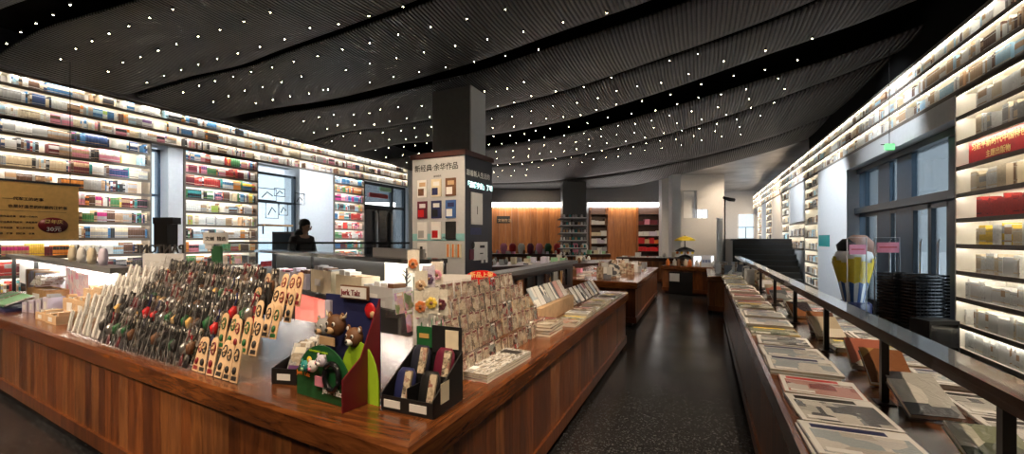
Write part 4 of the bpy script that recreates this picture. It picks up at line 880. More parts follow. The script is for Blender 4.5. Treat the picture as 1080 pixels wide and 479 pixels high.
head(.055, .11, .285, .045, 'grey_paint', 'tan', '', 'grey head'); head(.155, .10, .305, .052, 'brown', 'tan', 'horn', 'brown horned head'); head(.275, .10, .265, .046, 'brown', 'white', '', 'brown and white dog head')
MB().box((.10, .055, .225), (.20, .06, .26), 'tan').build('tag_plate', AD); head(.09, -.005, .14, .026, 'teal', 'green_light', '', 'teal head')
head(.15, -.012, .15, .026, 'white', 'pink', '', 'white and pink head'); head(.205, -.008, .18, .027, 'lavender', 'white', '', 'lilac head')
MB().tube([(.265 + .045 * math.cos(q), -.004, .12 + .055 * math.sin(q)) for q in [2 * math.pi * i / 18 for i in range(18)]], .012, 'black_gloss', 8, True).build('black_ring', AD)
MB().ball((.115, -.004, .17), .016, 'yellow', 8, (1, .4, 1)).build('yellow_flower', AD); MB().box((.16, -.01, .07), (.21, -.004, .11), 'pink').build('pink_tag', AD)
gp = text('lettering', 'Jerk Talz', .034, 'white', (.2, -.0, .045), (1, 0, 0), (0, 0, 1), AD); text('lettering', 'Jerk Talz', .026, 'orange', (.02, -.0, .095), (1, 0, 0), (0, 0, 1), AD)
text('lettering', 'adventure in nature', .016, 'lime', (.09, .012, .222 - .02), (1, 0, 0), (0, 0, 1), AD)
# --- spectacle case box
CB = thing('case_box', 'black counter box holding four fabric cases, beside the deep red card wing', 'display box', isl(.335, .20), ANG + .10)
w, d = .25, .22
mb = MB().box((0, 0, 0), (w, d, .005), 'black').box((0, 0, .005), (w, .005, .06), 'black').box((0, d - .005, 0), (w, d, .21), 'black').box((0, .1, .0), (w, .105, .13), 'black').box((w / 2 - .003, .005, .0), (w / 2 + .003, d - .005, .1), 'black')
for x in (0, w - .005): mb.add([(x, 0, .005), (x + .005, 0, .005), (x + .005, d, .005), (x, d, .005), (x, 0, .07), (x + .005, 0, .07), (x + .005, d, .21), (x, d, .21)], [(0, 1, 5, 4), (1, 2, 6, 5), (2, 3, 7, 6), (3, 0, 4, 7), (4, 5, 6, 7)], 'black')
mb.build('tray', CB); hd = MB().box((.02, d - .012, .21), (.10, d - .006, .30), 'green').box((.035, d - .014, .25), (.085, d - .012, .27), 'gold').build('header_card', CB); MB().box((.10, d - .01, .19), (w, d - .005, .31), 'black').box((.17, d - .012, .215), (.235, d - .01, .295), 'cream').build('header_card', CB)
for x in (.015, .14): MB().box((x, -.003, .015), (x + .08, 0, .045), 'white').build('label', CB)
MB().box((w, .05, .04), (w + .002, .11, .12), 'cream').build('side_label', CB)
for k, (x, y, z, m, lb) in enumerate(((.066, .05, .02, 'navy', 'navy blue fabric case front left in the black counter box'), (.186, .05, .02, 'black', 'black fabric case front right in the black counter box'), (.066, .155, .09, 'panel_navy', 'dark slate fabric case back left in the black counter box'), (.186, .155, .09, 'wine', 'dark maroon fabric case back right in the black counter box'))):
    t = thing('fabric_case', lb, 'case'); MB().lathe([(.03, 0), (.048, .02), (.052, .07), (.048, .12), (.03, .145)], m, 14, sy=.5).build('case_body', t)
    MB().box((.012, -.034, .0), (.045, -.022, .135), 'card_art').build('printed_band', t)
    t.matrix_world = Matrix.Translation(isl(.335, .20)) @ ROTZ(ANG + .1) @ Matrix.Translation((x, y, z)) @ Matrix.Rotation(-.28, 4, 'X') @ Matrix.Diagonal((.95, .9, .95, 1))
# --- acrylic sticker rack on the right arm (tiers climb away from the aisle)
RY0, RY1 = 1.62, 3.12
RK = thing('sticker_rack', 'clear tiered rack of illustrated bookmark packs along the right arm of the counter', 'display stand', (-1.08, RY0, ZT), math.pi / 2)
Lk = RY1 - RY0; tdk, thk = .075, .078
for k in range(5):
    MB().box((0, k * tdk, 0 if k == 0 else k * thk), (Lk, k * tdk + .005, (k + 1) * thk), 'acrylic').box((0, k * tdk, (k + 1) * thk), (Lk, (k + 1) * tdk, (k + 1) * thk + .005), 'acrylic').build('step', RK)
Mk = Matrix.Translation((-1.08, RY0, ZT)) @ ROTZ(math.pi / 2)
me_p = {}
for m in ('card_art', 'card_floral', 'foil', 'charm_red'):
    q = MB().box((-.033, -.003, 0), (.033, .0, .10), m).box((-.036, -.006, -.0), (.036, -.005, .115), 'plastic_bag').box((-.02, -.0045, .086), (.02, -.003, .096), 'deep_red' if m == 'card_art' else 'white'); me_p[m] = q.mesh('bookmark_pack')
for k in range(5):
    x = .05 + .01 * k; ip = -1
    while x < Lk - .03:
        ip += 1
        f = x / Lk; m = 'card_floral' if (f < .16 and k > 1) else ('charm_red' if rnd() < .12 else 'card_art')
        o = bpy.data.objects.new('bookmark_pack', me_p[m]); COL.objects.link(o)
        o.matrix_world = Mk @ Matrix.Translation((x, k * tdk - .014 - (.0 if k else .0), k * thk + .006 if k else .001)) @ Matrix.Rotation(-.12 + U(-.04, .04), 4, 'X') @ Matrix.Rotation(U(-.05, .05), 4, 'Y') @ Matrix.Diagonal((1.0, 1, U(.95, 1.1), 1))
        d_ = {'card_floral': 'floral', 'card_art': 'cream illustrated', 'charm_red': 'dark red'}[m]
        tag(o, '%s bookmark pack, %s tier of right-hand clear rack, %s from near end' % (d_, TN[k], nth(ip)), 'bookmark', '%s packs, %s tier of right rack' % (d_, TN[k])); x += U(.074, .086)
# tall clear flower-print bags at the near end of the rack
for k, (px, py, d_, m, c, lb) in enumerate(((436, 268, 2.25, 'white', 'orange', 'tall clear bag with an orange print rising above the rack, leftmost'), (444, 290, 2.1, 'white', 'tan', 'clear bag with a tan print in front of the tallest clear bag'), (452, 284, 2.2, 'lavender', 'purple', 'clear bag with a purple print near the rack'), (461, 280, 2.25, 'white', 'pink', 'clear bag with a pink flower print near the rack'), (444, 312, 1.95, 'white', 'orange', 'clear bag with an orange ring print low at the near rack end'), (455, 308, 1.95, 'white', 'yellow', 'clear bag with a yellow ring print low at the near rack end'), (465, 310, 2.0, 'white', 'wine', 'clear bag with a dark red rose print at the near rack end'))):
    p = ond(px, py, d_); t = thing('flower_bag', lb, 'gift bag', (p.x, p.y, ZT), TH + .1 * (k % 3 - 1)); h = p.z - ZT + .02
    MB().box((-.032, 0, h - .12), (.032, .002, h), 'paper' if m == 'white' else m).build('card', t); MB().box((-.038, -.012, 0), (.038, -.011, h + .01), 'plastic_bag').build('clear_bag', t)
    MB().tube([(0, -.004, 0), (.003, -.004, h - .14)], .003, 'green', 5).build('stem', t)
    q = MB()
    for j in range(7): a = j * .897; q.ball((.016 * math.cos(a), -.006, h - .07 + .016 * math.sin(a)), .012, c, 8, (1, .3, 1))
    q.ball((0, -.01, h - .07), .009, 'brown', 8).build('flower', t)
# white heart-print panel between animal display and rack
t = thing('heart_panel', 'white standing card printed with pink hearts behind the black case box', 'card', (*isl(.40, .52)[:2], ZT), ANG)
MB().box((-.06, 0, 0), (.07, .008, .36), 'white').build('card', t)
for x, z in ((-.03, .06), (.04, .12), (-.02, .19), (.04, .26), (-.03, .32)): MB().ball((x, -.002, z), .016, 'pink', 10, (1, .2, 1)).build('heart', t)
# red sign and white board behind the rack
p = ond(508, 292, 3.3); t = thing('red_sign', 'red domed sign standing behind the right-hand clear rack', 'sign', (p.x, p.y, ZT), TH)
arch(-.12, .12, 0, .11, 'red_gloss', .012, base=p.z - ZT - .06).build('sign_face', t); MB().box((-.01, .001, 0), (.01, .011, p.z - ZT - .05), 'black').build('stem', t); MB().box((-.08, -.03, 0), (.08, .04, .008), 'black').build('foot', t)
text('lettering', '新品上架', .045, 'gold_ink', (-.09, -.0135, p.z - ZT), (1, 0, 0), (0, 0, 1), t)
p = ond(472, 300, 3.0); t = thing('white_board', 'long white board standing behind the right-hand clear rack', 'board', (p.x, p.y, ZT), TH - .18)
MB().box((-.16, 0, p.z - ZT - .05), (.17, .01, p.z - ZT + .07), 'white').build('board', t); MB().box((-.15, .002, 0), (-.13, .008, p.z - ZT - .05), 'steel').build('leg', t); MB().box((.14, .002, 0), (.16, .008, p.z - ZT - .05), 'steel').build('leg', t)
# ---------------- magazines, books lying on counters
CV = ['cover_a', 'cover_b', 'cover_c', 'cover_d', 'cover_e', 'cover_f']
CN = {'cover_a': 'grey', 'cover_b': 'brown and cream', 'cover_c': 'pale blue and white', 'cover_d': 'green and yellow', 'cover_e': 'rosy', 'cover_f': 'dark'}
_mc = {}
def mag_mesh(m, k):
    if (m, k) not in _mc:
        mb = MB(); mb.box((-.5, -.5, 0), (.5, .5, .06), m).box((-.5, -.5, .94), (.5, .5, 1), m).box((-.5, -.5, .06), (-.485, .5, .94), m).box((-.485, -.49, .06), (.485, .49, .94), 'paper')
        mg = 'white' if m in ('cover_a', 'cover_c', 'cover_e') else m
        mb.box((-.485, -.49, .9), (.49, .49, 1.02), mg).box((-.43, -.44, 1.02), (.44, .25, 1.06), m).box((-.40, .29, 1.02), (.28, .42, 1.06), {'cover_a': 'ink', 'cover_b': 'deep_red', 'cover_c': 'navy', 'cover_d': 'yellow', 'cover_e': 'red', 'cover_f': 'gold'}.get(m, 'ink')).box((-.40, -.40, 1.06), (-.1, -.30, 1.09), 'white')
        _mc[(m, k)] = mb.mesh('magazine')
    return _mc[(m, k)]
def lay(x, y, z, w, l, h, rot, m, label, group, name='magazine', tilt=None):
    o = bpy.data.objects.new(name, mag_mesh(m, 0)); COL.objects.link(o); o.scale = (w, l, h); o.location = (x, y, z); o.rotation_euler = tilt or (0, 0, rot)
    tag(o, label, name, group); return o
sec = lambda y: 'nearest the camera' if y < 2.2 else 'between the nearest rail posts' if y < 3.4 else 'halfway along' if y < 5 else 'far along' if y < 6.8 else 'at the far end'
LEAN = (1.2, 1.7, 2.1, 2.5, 2.75, 3.45, 3.6, 4.2, 4.5, 5.3, 5.7, 6.4, 7.3, 7.8)
ipile = -1
y = .62
while y < 8.0:
    ipile += 1
    for (xa, xb, side) in ((.30, .61, 'aisle side'), (.70 if min(abs(y + .13 - q) for q in LEAN) > .26 else .87, 1.145, 'window side')):
        n = random.choice((1, 1, 2, 2, 3)); z = .751; l = U(.26, .31); m = random.choice(['cover_c', 'cover_a', 'cover_c', 'cover_a', 'cover_b', 'cover_d', 'cover_e'] if side == 'aisle side' else ['cover_c', 'cover_e', 'cover_a', 'cover_d', 'cover_c'])
        for k in range(n):
            h = U(.008, .018); lay((xa + xb) / 2 + U(-.012, .012), y + .13 + U(-.005, .005), z, (xb - xa) - U(0, .03), l - .02, h, U(-.05, .05), m, '%s magazine, layer %s, %s pile from near end, %s of counter' % (CN[m], ('one', 'two', 'three')[k], nth(ipile), side), '%s magazines, %s, %s' % (CN[m], side, sec(y))); z += h + .0008
    y += .295
# tilted books in the middle strip of the right counter
for k, (y, m, a) in enumerate(((1.02, 'cover_c', .5), (1.55, 'cover_d', .55), (1.98, 'cover_a', .9), (2.36, 'cover_f', 1.0), (2.62, 'cover_b', .9), (3.3, 'cover_b', .9), (3.5, 'cover_f', .95), (4.1, 'cover_f', .8), (4.35, 'cover_a', .7), (5.2, 'cover_a', .6), (5.6, 'cover_b', .8), (6.3, 'cover_c', .7), (7.2, 'cover_f', .8), (7.7, 'cover_d', .9))):
    t = thing('leaning_book', 'x', 'book', (.70, y, .752), (0, 0, U(-.1, .15)))
    t['label'] = '%s book propped under the right rail, %s' % (CN[m], sec(y)); t['label'] = '%s book propped under the right rail, %s from the near end' % (CN[m], nth(k)); t['group'] = 'propped %s books, %s' % (CN[m], sec(y))
    Mt = Matrix.Translation((0, 0, .002)) @ Matrix.Rotation(a * .55, 4, 'X')
    for nm, z0, z1, mm, ins in (('cover', 0, .004, m, 0), ('page_block', .004, .022, 'paper', .004), ('cover', .022, .026, m, 0)):
        MB().box((-.02 + ins, ins, z0), (.135 - ins, .21 - ins, z1), mm, Mt).build(nm, t)
    MB().box((.02, .10, 0), (.11, .15, .052), 'black').build('book_rest', t)
# open-fronted yellow box near the bottom
t = thing('open_box', 'open yellow-rimmed tray of cards on the right counter, near the bottom', 'tray', (.70, 1.32, .752), .25)
MB().box((-.02, 0, 0), (.2, .24, .006), 'cover_c').build('base', t); MB().box((-.02, -.01, 0), (.2, 0, .03), 'yellow').box((-.02, .24, 0), (.2, .25, .03), 'yellow').box((-.03, -.01, 0), (-.02, .25, .03), 'yellow').box((.2, -.01, 0), (.21, .25, .03), 'yellow').build('rim', t)
# foreground counter right arm: magazine stack, tray of leaning books, row of books on the edge
z = ZT
for k in range(3): h = .013; lay(-1.0, 2.06, z, .17, .50, h, -.06, 'foil' if k == 2 else 'cover_e' if k == 0 else 'cover_a', ('top', 'middle', 'bottom')[2 - k] + ' magazine of the long pile at the foot of the right-hand rack', None); z += h + .0006
t = thing('wooden_tray', 'low wooden step on the counter behind the thick dark books', 'tray', (-1.36, 3.2, ZT), math.pi / 2)
MB().box((0, -.19, 0), (.95, .19, .13), 'kraft_light').build('step', t)
for k in range(7):
    m = random.choice(['card_art', 'cover_a', 'cover_e', 'cover_c']); Mt = Matrix.Translation((-1.22, 3.27 + k * .125, ZT + .132)) @ ROTZ(math.pi / 2) @ Matrix.Rotation(1.05, 4, 'X')
    o = MB().box((-.055, 0, 0), (.055, .17, .012), m, None).box((-.052, .003, .002), (.056, .167, .010), 'paper').build('leaning_notebook', None, 'slanted patterned notebook leaning on the wooden step, %s of the row' % ('near end', 'near end', 'near half', 'middle', 'far half', 'far end', 'far end')[k], 'notebook', 'slanted notebooks on the wooden step, part %s' % ('near end', 'near end', 'near half', 'middle', 'far half', 'far end', 'far end')[k]); o.matrix_world = Mt
for k in range(4): lay(-1.07, 2.98 + (k % 2) * .012, ZT + k * .021, .21, .30, .02, U(-.05, .05), ('cover_f', 'cover_b', 'cover_f', 'cover_b')[k], ('lowest', 'second lowest', 'second highest', 'topmost')[k] + ' thick dark book in the short stack before the wooden step', None, 'book')
y = 3.32
k = 0
while y < 5.5:
    z = ZT
    for j in range(random.choice((1, 2))): h = U(.012, .024); m = random.choice(['cover_d', 'cover_b', 'cover_a', 'cover_c']); lay(-1.0, y, z, .2, .17, h, U(-.06, .06), m, '%s book, %s in the row on the long counter edge, %s' % (CN[m], nth(int((y - 3.3) / .19)), ('lower', 'upper')[j]), '%s books on the counter edge %s' % (CN[m], 'near' if y < 4.4 else 'far'), 'book'); z += h + .0005
    y += .19
for k in range(8):
    y = 4.3 + k * .16; m = random.choice(['cover_a', 'cover_c', 'cover_e', 'card_art'])
    o = MB().box((-.06, 0, 0), (.06, .19, .014), m).box((-.057, .003, .002), (.061, .187, .012), 'paper').build('leaning_notebook', None, 'pale small book leaning beside the row on the far end of the counter edge', 'notebook', 'leaning pale books at the far counter end'); o.matrix_world = Matrix.Translation((-1.20, y, ZT + .001)) @ ROTZ(math.pi / 2) @ Matrix.Rotation(.95, 4, 'X')
# ---------------- goods at the left of the foreground counter
def onisl(s, t_): v = IS(s, t_); return v.x, v.y
def kraft_box(s, t_, w, d, h, lb, m='kraft_light', rot=0, fill=None):
    t = thing('kraft_box', lb, 'box', isl(s, t_), ANG + rot); th = .008
    MB().box((0, 0, 0), (w, d, th), m).box((0, 0, th), (w, th, h), m).box((0, d - th, th), (w, d, h), m).box((0, th, th), (th, d - th, h), m).box((w - th, th, th), (w, d - th, h), m).build('tray', t)
    MB().box((w * .3, -.002, h * .25), (w * .65, 0, h * .75), 'white').build('price_label', t)
    for j in range(5): MB().box((.015 + j * w * .18, .02, th), (.01 + j * w * .18 + w * .16, d * .8, h + U(-.01, .03)), fill or random.choice(['kraft', 'tan', 'bag_white'])).build('packet', t)
    return t
kraft_box(4.12, .12, .26, .16, .07, 'kraft display box nearest the front edge, left of the bagged cards'); kraft_box(4.42, .13, .25, .16, .06, 'kraft display box left of the frontmost kraft box')
kraft_box(4.15, .30, .3, .1, .16, 'kraft display box in the second row behind the frontmost'); kraft_box(4.55, .33, .3, .1, .15, 'wide kraft box in the second row from the front', rot=.05)
kraft_box(4.1, .41, .28, .08, .27, 'tall kraft box in the back row by the clear stepped display'); kraft_box(4.45, .44, .28, .09, .23, 'tall kraft box in the back row, further left')
kraft_box(5.75, .36, .6, .17, .17, 'wide wooden box of flat packets behind the green packets', 'kraft')
for k in range(5): MB().box((0, 0, 0), (.28, .16, .02), 'bag_white').build('packet', None, 'flat pale packet lying on the wide wooden box', 'packet', 'packets on the wide wooden box', loc=(*onisl(5.66 - k * .03, .36 + k * .004), ZT + .205 + k * .021), rot=ANG + U(-.1, .1))
t = thing('packet_tray', 'dark blue tray of clear green packets at the far left of the counter', 'tray', isl(5.95, .08), ANG)
MB().box((0, 0, 0), (.85, .24, .03), 'navy').build('tray', t)
for k in range(11): o = MB().box((0, 0, 0), (.10, .2, .012), random.choice(['green_light', 'green_light', 'bag_white'])).box((-.004, -.004, .012), (.104, .204, .014), 'plastic_bag').build('green_packet', None, 'pale green clear packet leaning in the dark blue tray', 'packet', 'green packets in the blue tray'); o.matrix_world = Matrix.Translation(isl(5.92 - k * .072, .10, ZT + .034)) @ ROTZ(ANG) @ Matrix.Rotation(.35, 4, 'X') @ Matrix.Rotation(-.3, 4, 'Y')
for k in range(8): o = MB().box((-.14, -.009, 0), (.14, .009, U(.28, .34)), random.choice(['panel_grey', 'lavender', 'tan', 'white', 'grey_paint'])).build('folder', None, 'grey or tan upright folder in the row below the grey raised shelf', 'folder', 'upright folders at the far left', loc=isl(6.5 - k * .10, .60 - .01 * k), rot=ANG + .5)
for k in range(7):
    t = thing('pink_print_card', 'pink blossom print card behind the kraft boxes, %s from the left' % nth(k), 'card', isl(5.3 - k * .12, .56 - .012 * k - .02 * (k % 2)), ANG + U(-.1, .1), 'pink blossom cards'); MB().box((-.08, 0, .0), (.08, .006, .40 - .008 * k), 'pink_print').build('card', t); MB().box((-.02, .006, 0), (.02, .03, .004), 'white').build('foot', t)
for k in range(4): kraft_box(5.05 - k * .11, .18 + .02 * k, .10, .12, .09 + .02 * k, 'small grey pouch box in the cluster between kraft boxes and blue tray, ' + ('leftmost', 'second', 'third', 'rightmost')[k], 'lavender', .1, 'grey_paint')
# pantone-style board seen from behind: white panel with black mirrored letters
p = ond(172, 275, 3.55); t = thing('letter_board', 'white board topped by large black mirrored letters, behind the charm display', 'sign', (p.x, p.y, ZT), TH - .12)
hz = ond(172, 267.5, 3.55).z - ZT
MB().box((-.19, 0, 0), (.19, .012, hz), 'panel_grey').build('board', t)
text('lettering', 'PANTONE', .10, 'ink', (.19, .006, hz + .004), (1, 0, 0), (0, 0, 1), t, mirror=True, extr=.005)
p = ond(175, 250, 6.4); t = thing('telescope_stand', 'dark binocular-like device on a slim stand before the narrow left window', 'device', (p.x, p.y, 0), TH)
MB().tube([(0, 0, .02), (0, 0, 1.3)], .06, 'black', 10).lathe([(.22, 0), (.2, .03), (.05, .05)], 'black', 14).build('stand', t); MB().box((-.10, -.1, 1.28), (.10, .1, 1.62), 'black').box((-.15, -.06, 1.62), (.15, .1, 1.72), 'black').build('head', t)
p = ond(228, 270, 4.2); t = thing('price_sign', 'white sign on a green post behind the charm display', 'sign', (p.x, p.y, 0), TH)
MB().box((-.045, 0, 0), (.045, .03, 1.33), 'green').build('post', t); s_ = MB().box((-.12, -.012, 1.38 - .03), (.12, 0, 1.46), 'white').box((-.11, .0, 1.30), (-.03, .01, 1.36), 'white').build('panel', t); text('lettering', '文创  精选', .045, 'ink', (-.1, -.014, 1.385), (1, 0, 0), (0, 0, 1), s_)
for k, (px, d_, h_) in enumerate(((250, 3.4, .42), (264, 3.5, .43))):
    p = ond(px, 270, d_); MB().box((-.1, 0, 0), (.1, .01, h_), 'cream').box((-.08, .0, 0), (.08, .05, .006), 'cream').build('display_card', None, 'cream card standing behind the charms, %s' % ('left one', 'right one')[k], 'card', loc=(p.x, p.y, ZT), rot=TH)
# ================================================================ PERSON
pp = ond(319, 250, 8.4)
PR = thing('person', 'person in a black hooded jacket standing with head bowed behind the glass balustrade', 'person', (pp.x, pp.y, 0), math.atan2((cr * .9 - cf * .35).x, -(cr * .9 - cf * .35).y))
def person():
    # local: faces -y; pelvis root first
    V = [(0, 0, .95, (.15, .11)), (0, .01, 1.1, (.14, .10)), (0, .015, 1.3, (.17, .115)), (0, .01, 1.44, (.12, .08)), (0, -.03, 1.51, .055), (0, -.07, 1.56, .06), (0, -.11, 1.63, (.078, .095)), (0, -.10, 1.70, (.065, .08))]
    E = [(i, i + 1) for i in range(7)]
    for s in (-1, 1):
        n = len(V); V += [(s * .10, 0, .88, .095), (s * .11, -.01, .5, .06), (s * .11, .02, .28, .055), (s * .11, .02, .09, .04), (s * .12, -.08, .04, .038), (s * .12, -.15, .03, .03)]; E += [(0, n), (n, n + 1), (n + 1, n + 2), (n + 2, n + 3), (n + 3, n + 4), (n + 4, n + 5)]
        n = len(V); V += [(s * .19, .01, 1.40, .055), (s * .25, -.0, 1.14, .045), (s * .13, -.22, 1.10, .033), (s * .09, -.29, 1.12, (.038, .018))]; E += [(3, n), (n, n + 1), (n + 1, n + 2), (n + 2, n + 3)]
        for f in range(5):
            m = len(V); 
            if f == 4: V += [(s * .045, -.30, 1.14, .01), (s * .025, -.325, 1.15, .008)]
            else: a = (f - 1.5) * .018; L = (.05, .06, .056, .045)[f]; V += [(s * .09 + a, -.335, 1.125, .009), (s * .09 + a, -.335 - L * .6, 1.115, .008), (s * .09 + a, -.335 - L, 1.095, .007)]
            E += [(n + 3, m)] + [(m + i, m + i + 1) for i in range((2 if f == 4 else 3) - 1)]
    return V, E
def skin_obj(name, V, E, m, parent, lab=None, sub=2):
    import bmesh
    me = bpy.data.meshes.new(name); bm = bmesh.new(); lay_ = bm.verts.layers.skin.verify(); vs = []
    for v in V:
        b = bm.verts.new(v[:3]); r = v[3]; b[lay_].radius = r if isinstance(r, tuple) else (r, r); vs.append(b)
    vs[0][lay_].use_root = True
    for a, b in E: bm.edges.new((vs[a], vs[b]))
    bm.to_mesh(me); bm.free(); me.materials.append(MATS[m]); o = bpy.data.objects.new(name, me); COL.objects.link(o); o.parent = parent
    k = o.modifiers.new('skin', 'SKIN'); k.use_smooth_shade = True; s = o.modifiers.new('subdivision', 'SUBSURF'); s.levels = s.render_levels = sub
    if lab: o['label'] = lab
    return o
V, E = person(); BODY = skin_obj('body', V, E, 'skin', PR)
J = [(0, 0, .90, (.19, .15)), (0, .01, 1.1, (.19, .15)), (0, .015, 1.28, (.21, .15)), (0, .015, 1.42, (.16, .12)), (0, .03, 1.50, (.10, .09))]; JE = [(0, 1), (1, 2), (2, 3), (3, 4)]
for s in (-1, 1): n = len(J); J += [(s * .20, .01, 1.39, .085), (s * .27, -.0, 1.14, .075), (s * .14, -.205, 1.10, .052)]; JE += [(3, n), (n, n + 1), (n + 1, n + 2)]
skin_obj('jacket', J, JE, 'jacket', PR, 'black padded jacket')
Tn = [(0, 0, .92, (.165, .125))]; TE = []
for s in (-1, 1): n = len(Tn); Tn += [(s * .10, 0, .84, .11), (s * .11, -.01, .5, .08), (s * .11, .02, .12, .062)]; TE += [(0, n), (n, n + 1), (n + 1, n + 2)]
skin_obj('trousers', Tn, TE, 'trousers', PR)
for s in (-1, 1): MB().ball((s * .12, -.06, .05), .05, 'black', 12, (1, 2.6, 1)).build('shoe', PR)
mb = MB().ball((0, -.055, 1.70), .108, 'hair', 16, (.9, 1.1, .9)); mb.ball((0, -.03, 1.63), .095, 'hair', 12, (.95, .8, 1)); mb.build('hair', PR)
MB().ball((0, .03, 1.5), .13, 'jacket', 14, (1.15, .85, .8)).build('hood', PR)
mb = MB().ball((0, -.215, 1.60), .016, 'skin', 8, (1, 1, 1.5)); 
for s in (-1, 1): mb.ball((s * .03, -.205, 1.635), .011, 'ink', 8).ball((s * .085, -.10, 1.62), .02, 'skin', 8, (.5, 1, 1.5))
mb.box((-.022, -.20, 1.565), (.022, -.19, 1.573), 'wine').build('face_features', PR)
MB().box((-.05, -.41, 1.10), (.05, -.33, 1.11), 'white').build('held_book', None, 'small pale book held by the person in black', 'book', loc=(pp.x, pp.y, 0), rot=PR.rotation_euler.z)
# tall dark grey cabinet beside person
p = ond(297, 250, 8.95); MB().box((-.2, 0, 0), (.2, .4, 1.55), 'grey_slab').box((-.18, -.004, .05), (.18, 0, 1.5), 'grey_frame').build('locker', None, 'dark grey upright cabinet beside the person', 'cabinet', loc=(p.x, p.y, 0), rot=TH)
# ornaments on the glass shelves in the wide window
for k, (px, py, w, h) in enumerate(((283, 205, .5, .3), (296, 203, .3, .2), (288, 222, .35, .4), (300, 221, .25, .3), (313, 210, .3, .3))):
    p = onx(px, py, -10.1); t = thing('window_sticker', 'outlined line drawing fixed inside the wide left window, %s' % ('upper left', 'upper middle', 'lower left', 'lower middle', 'upper right')[k], 'picture', (-10.14 if k < 4 else -9.99, p.y, p.z))
    MB().tube([(0, -w / 2, -h / 2), (0, w / 2, -h / 2), (0, w / 2, h / 2), (0, -w / 2, h / 2)], .012, 'ink', 5, True).build('outline', t); MB().tube([(0, -w * .3, -h * .3), (0, 0, h * .2), (0, w * .3, -h * .1)], .014, 'ink', 5).build('motif', t)
t = thing('window_shelf', 'wooden display shelf crossing the wide left window', 'shelf', (-10.0, Yl(276), 1.72)); MB().box((-.15, 0, 0), (.12, Yl(306) - Yl(276), .05), 'kraft').build('board', t)
for k in range(2): MB().box((-.12, .1 + k * .7, -.2), (-.1, .13 + k * .7, 0), 'black').build('bracket', t)
for k in range(7):
    MB().box((0, 0, 0), (.1, .09, U(.10, .22)), random.choice(['sky', 'pink', 'blue', 'red', 'white']) if False else random.choice(['pink', 'blue', 'red', 'white', 'lavender'])).build('gift_box', None, 'small coloured box on the lower ledge of the wide left window', 'box', 'boxes on the wide window ledge', loc=(-10.15, Yl(275) + .1 + k * .14, .705))
# ================================================================ RIGHT SIDE GOODS: baskets, gates, cup figure, stairs
def basket():
    t = thing('shopping_basket', 'x', 'basket', (0, 0, 0)); mb = MB(); h = .2
    a, b = (.15, .10), (.185, .13)
    for z, k in ((0, 0), (.05, .25), (.1, .5), (.15, .75)):
        w = a[0] + (b[0] - a[0]) * k; d = a[1] + (b[1] - a[1]) * k
        mb.tube([(-w, -d, z), (w, -d, z), (w, d, z), (-w, d, z)], .006, 'black', 6, True)
    for i in range(9):
        f = -1 + 2 * i / 8
        for s in (-1, 1): mb.tube([(f * a[0], s * a[1], 0), (f * b[0], s * b[1], h)], .004, 'black', 4); mb.tube([(s * a[0], f * a[1], 0), (s * b[0], f * b[1], h)], .004, 'black', 4)
    mb.box((-a[0], -a[1], -.003), (a[0], a[1], .003), 'black').build('body', t)
    mb = MB(); w, d = b
    for x0, x1, y0, y1 in ((-w - .015, w + .015, -d - .015, -d + .005), (-w - .015, w + .015, d - .005, d + .015), (-w - .015, -w + .005, -d, d), (w - .005, w + .015, -d, d)): mb.box((x0, y0, h - .012), (x1, y1, h + .012), 'black_gloss')
    mb.build('rim', t)
    mb = MB()
    for s in (-1, 1): mb.tube([(-w, s * d * .2, h), (-w * .8, s * d * .7, h + .012), (w * .8, s * d * .7, h + .012), (w, s * d * .2, h)], .006, 'black', 6)
    mb.build('handle', t); return t
B0 = basket(); first = True
for nm, px, d_, n_, sc in (('left', 948, 6.0, 17, .95), ('right', 972, 5.75, 17, 1.1)):
    p = ond(px, 250, d_)
    for k in range(n_):
        lb = 'black shopping basket in the %s nested stack before the glazed doors' % nm
        o = B0 if first else copytree(B0, (0, 0, 0)); first = False; o['label'] = 'black shopping basket, %s from the floor in the %s nested stack' % (nth(k), nm); o['group'] = 'black baskets, %s stack' % nm
        o.location = (p.x, p.y, .004 + k * .044); o.rotation_euler = (0, 0, TH + U(-.03, .03)); o.scale = (sc, sc, 1)
MB().box((-.18, -.13, 0), (.18, .13, .42), 'black').box((-.16, -.131, .05), (.16, -.13, .38), 'black_gloss').build('bin', None, 'low black box at the foot of the basket stacks', 'bin', loc=(*ond(985, 250, 5.2).to_2d(), 0), rot=TH)
for k, (px, d_, m, w) in enumerate(((904, 6.6, 'pink', .30), (936, 6.2, 'pink', .36))):
    p = ond(px, 250, d_); t = thing('security_gate', 'x', 'gate', (p.x, p.y, 0), TH); t['label'] = 'clear security gate with a pink sign, ' + ('in front of the yellow cup figure', 'beside the black basket stacks')[k]
    MB().box((-w / 2, 0, .1), (w / 2, .012, 1.42), 'acrylic').build('panel', t); MB().box((-w / 2, -.03, 0), (w / 2, .05, .1), 'dark_frame').build('base', t)
    z0 = 1.16 if k == 0 else 1.2
    MB().box((-w / 2 + .02, -.012, z0), (w / 2 - .02, -.002, z0 + .15), 'pink').box((-w / 2 + .05, -.013, z0 + .07), (w / 2 - .05, -.012, z0 + .085), 'red').build('sign', t)
    mb = MB().tube([(-w / 2, .006, .1), (-w / 2, .006, 1.42), (w / 2, .006, 1.42), (w / 2, .006, .1)], .008, 'white' if k == 0 else 'steel', 6); mb.build('edge', t)
p = ond(900, 250, 7.1); t = thing('cup_figure', 'large striped cup display with a yellow scalloped top and a pinkish plush roll', 'display figure', (p.x, p.y, 0), TH)
MB().lathe([(.22, 0), (.24, .03), (.24, .33), (.21, .36)], 'navy', 20).build('base', t)
mb = MB(); n = 20
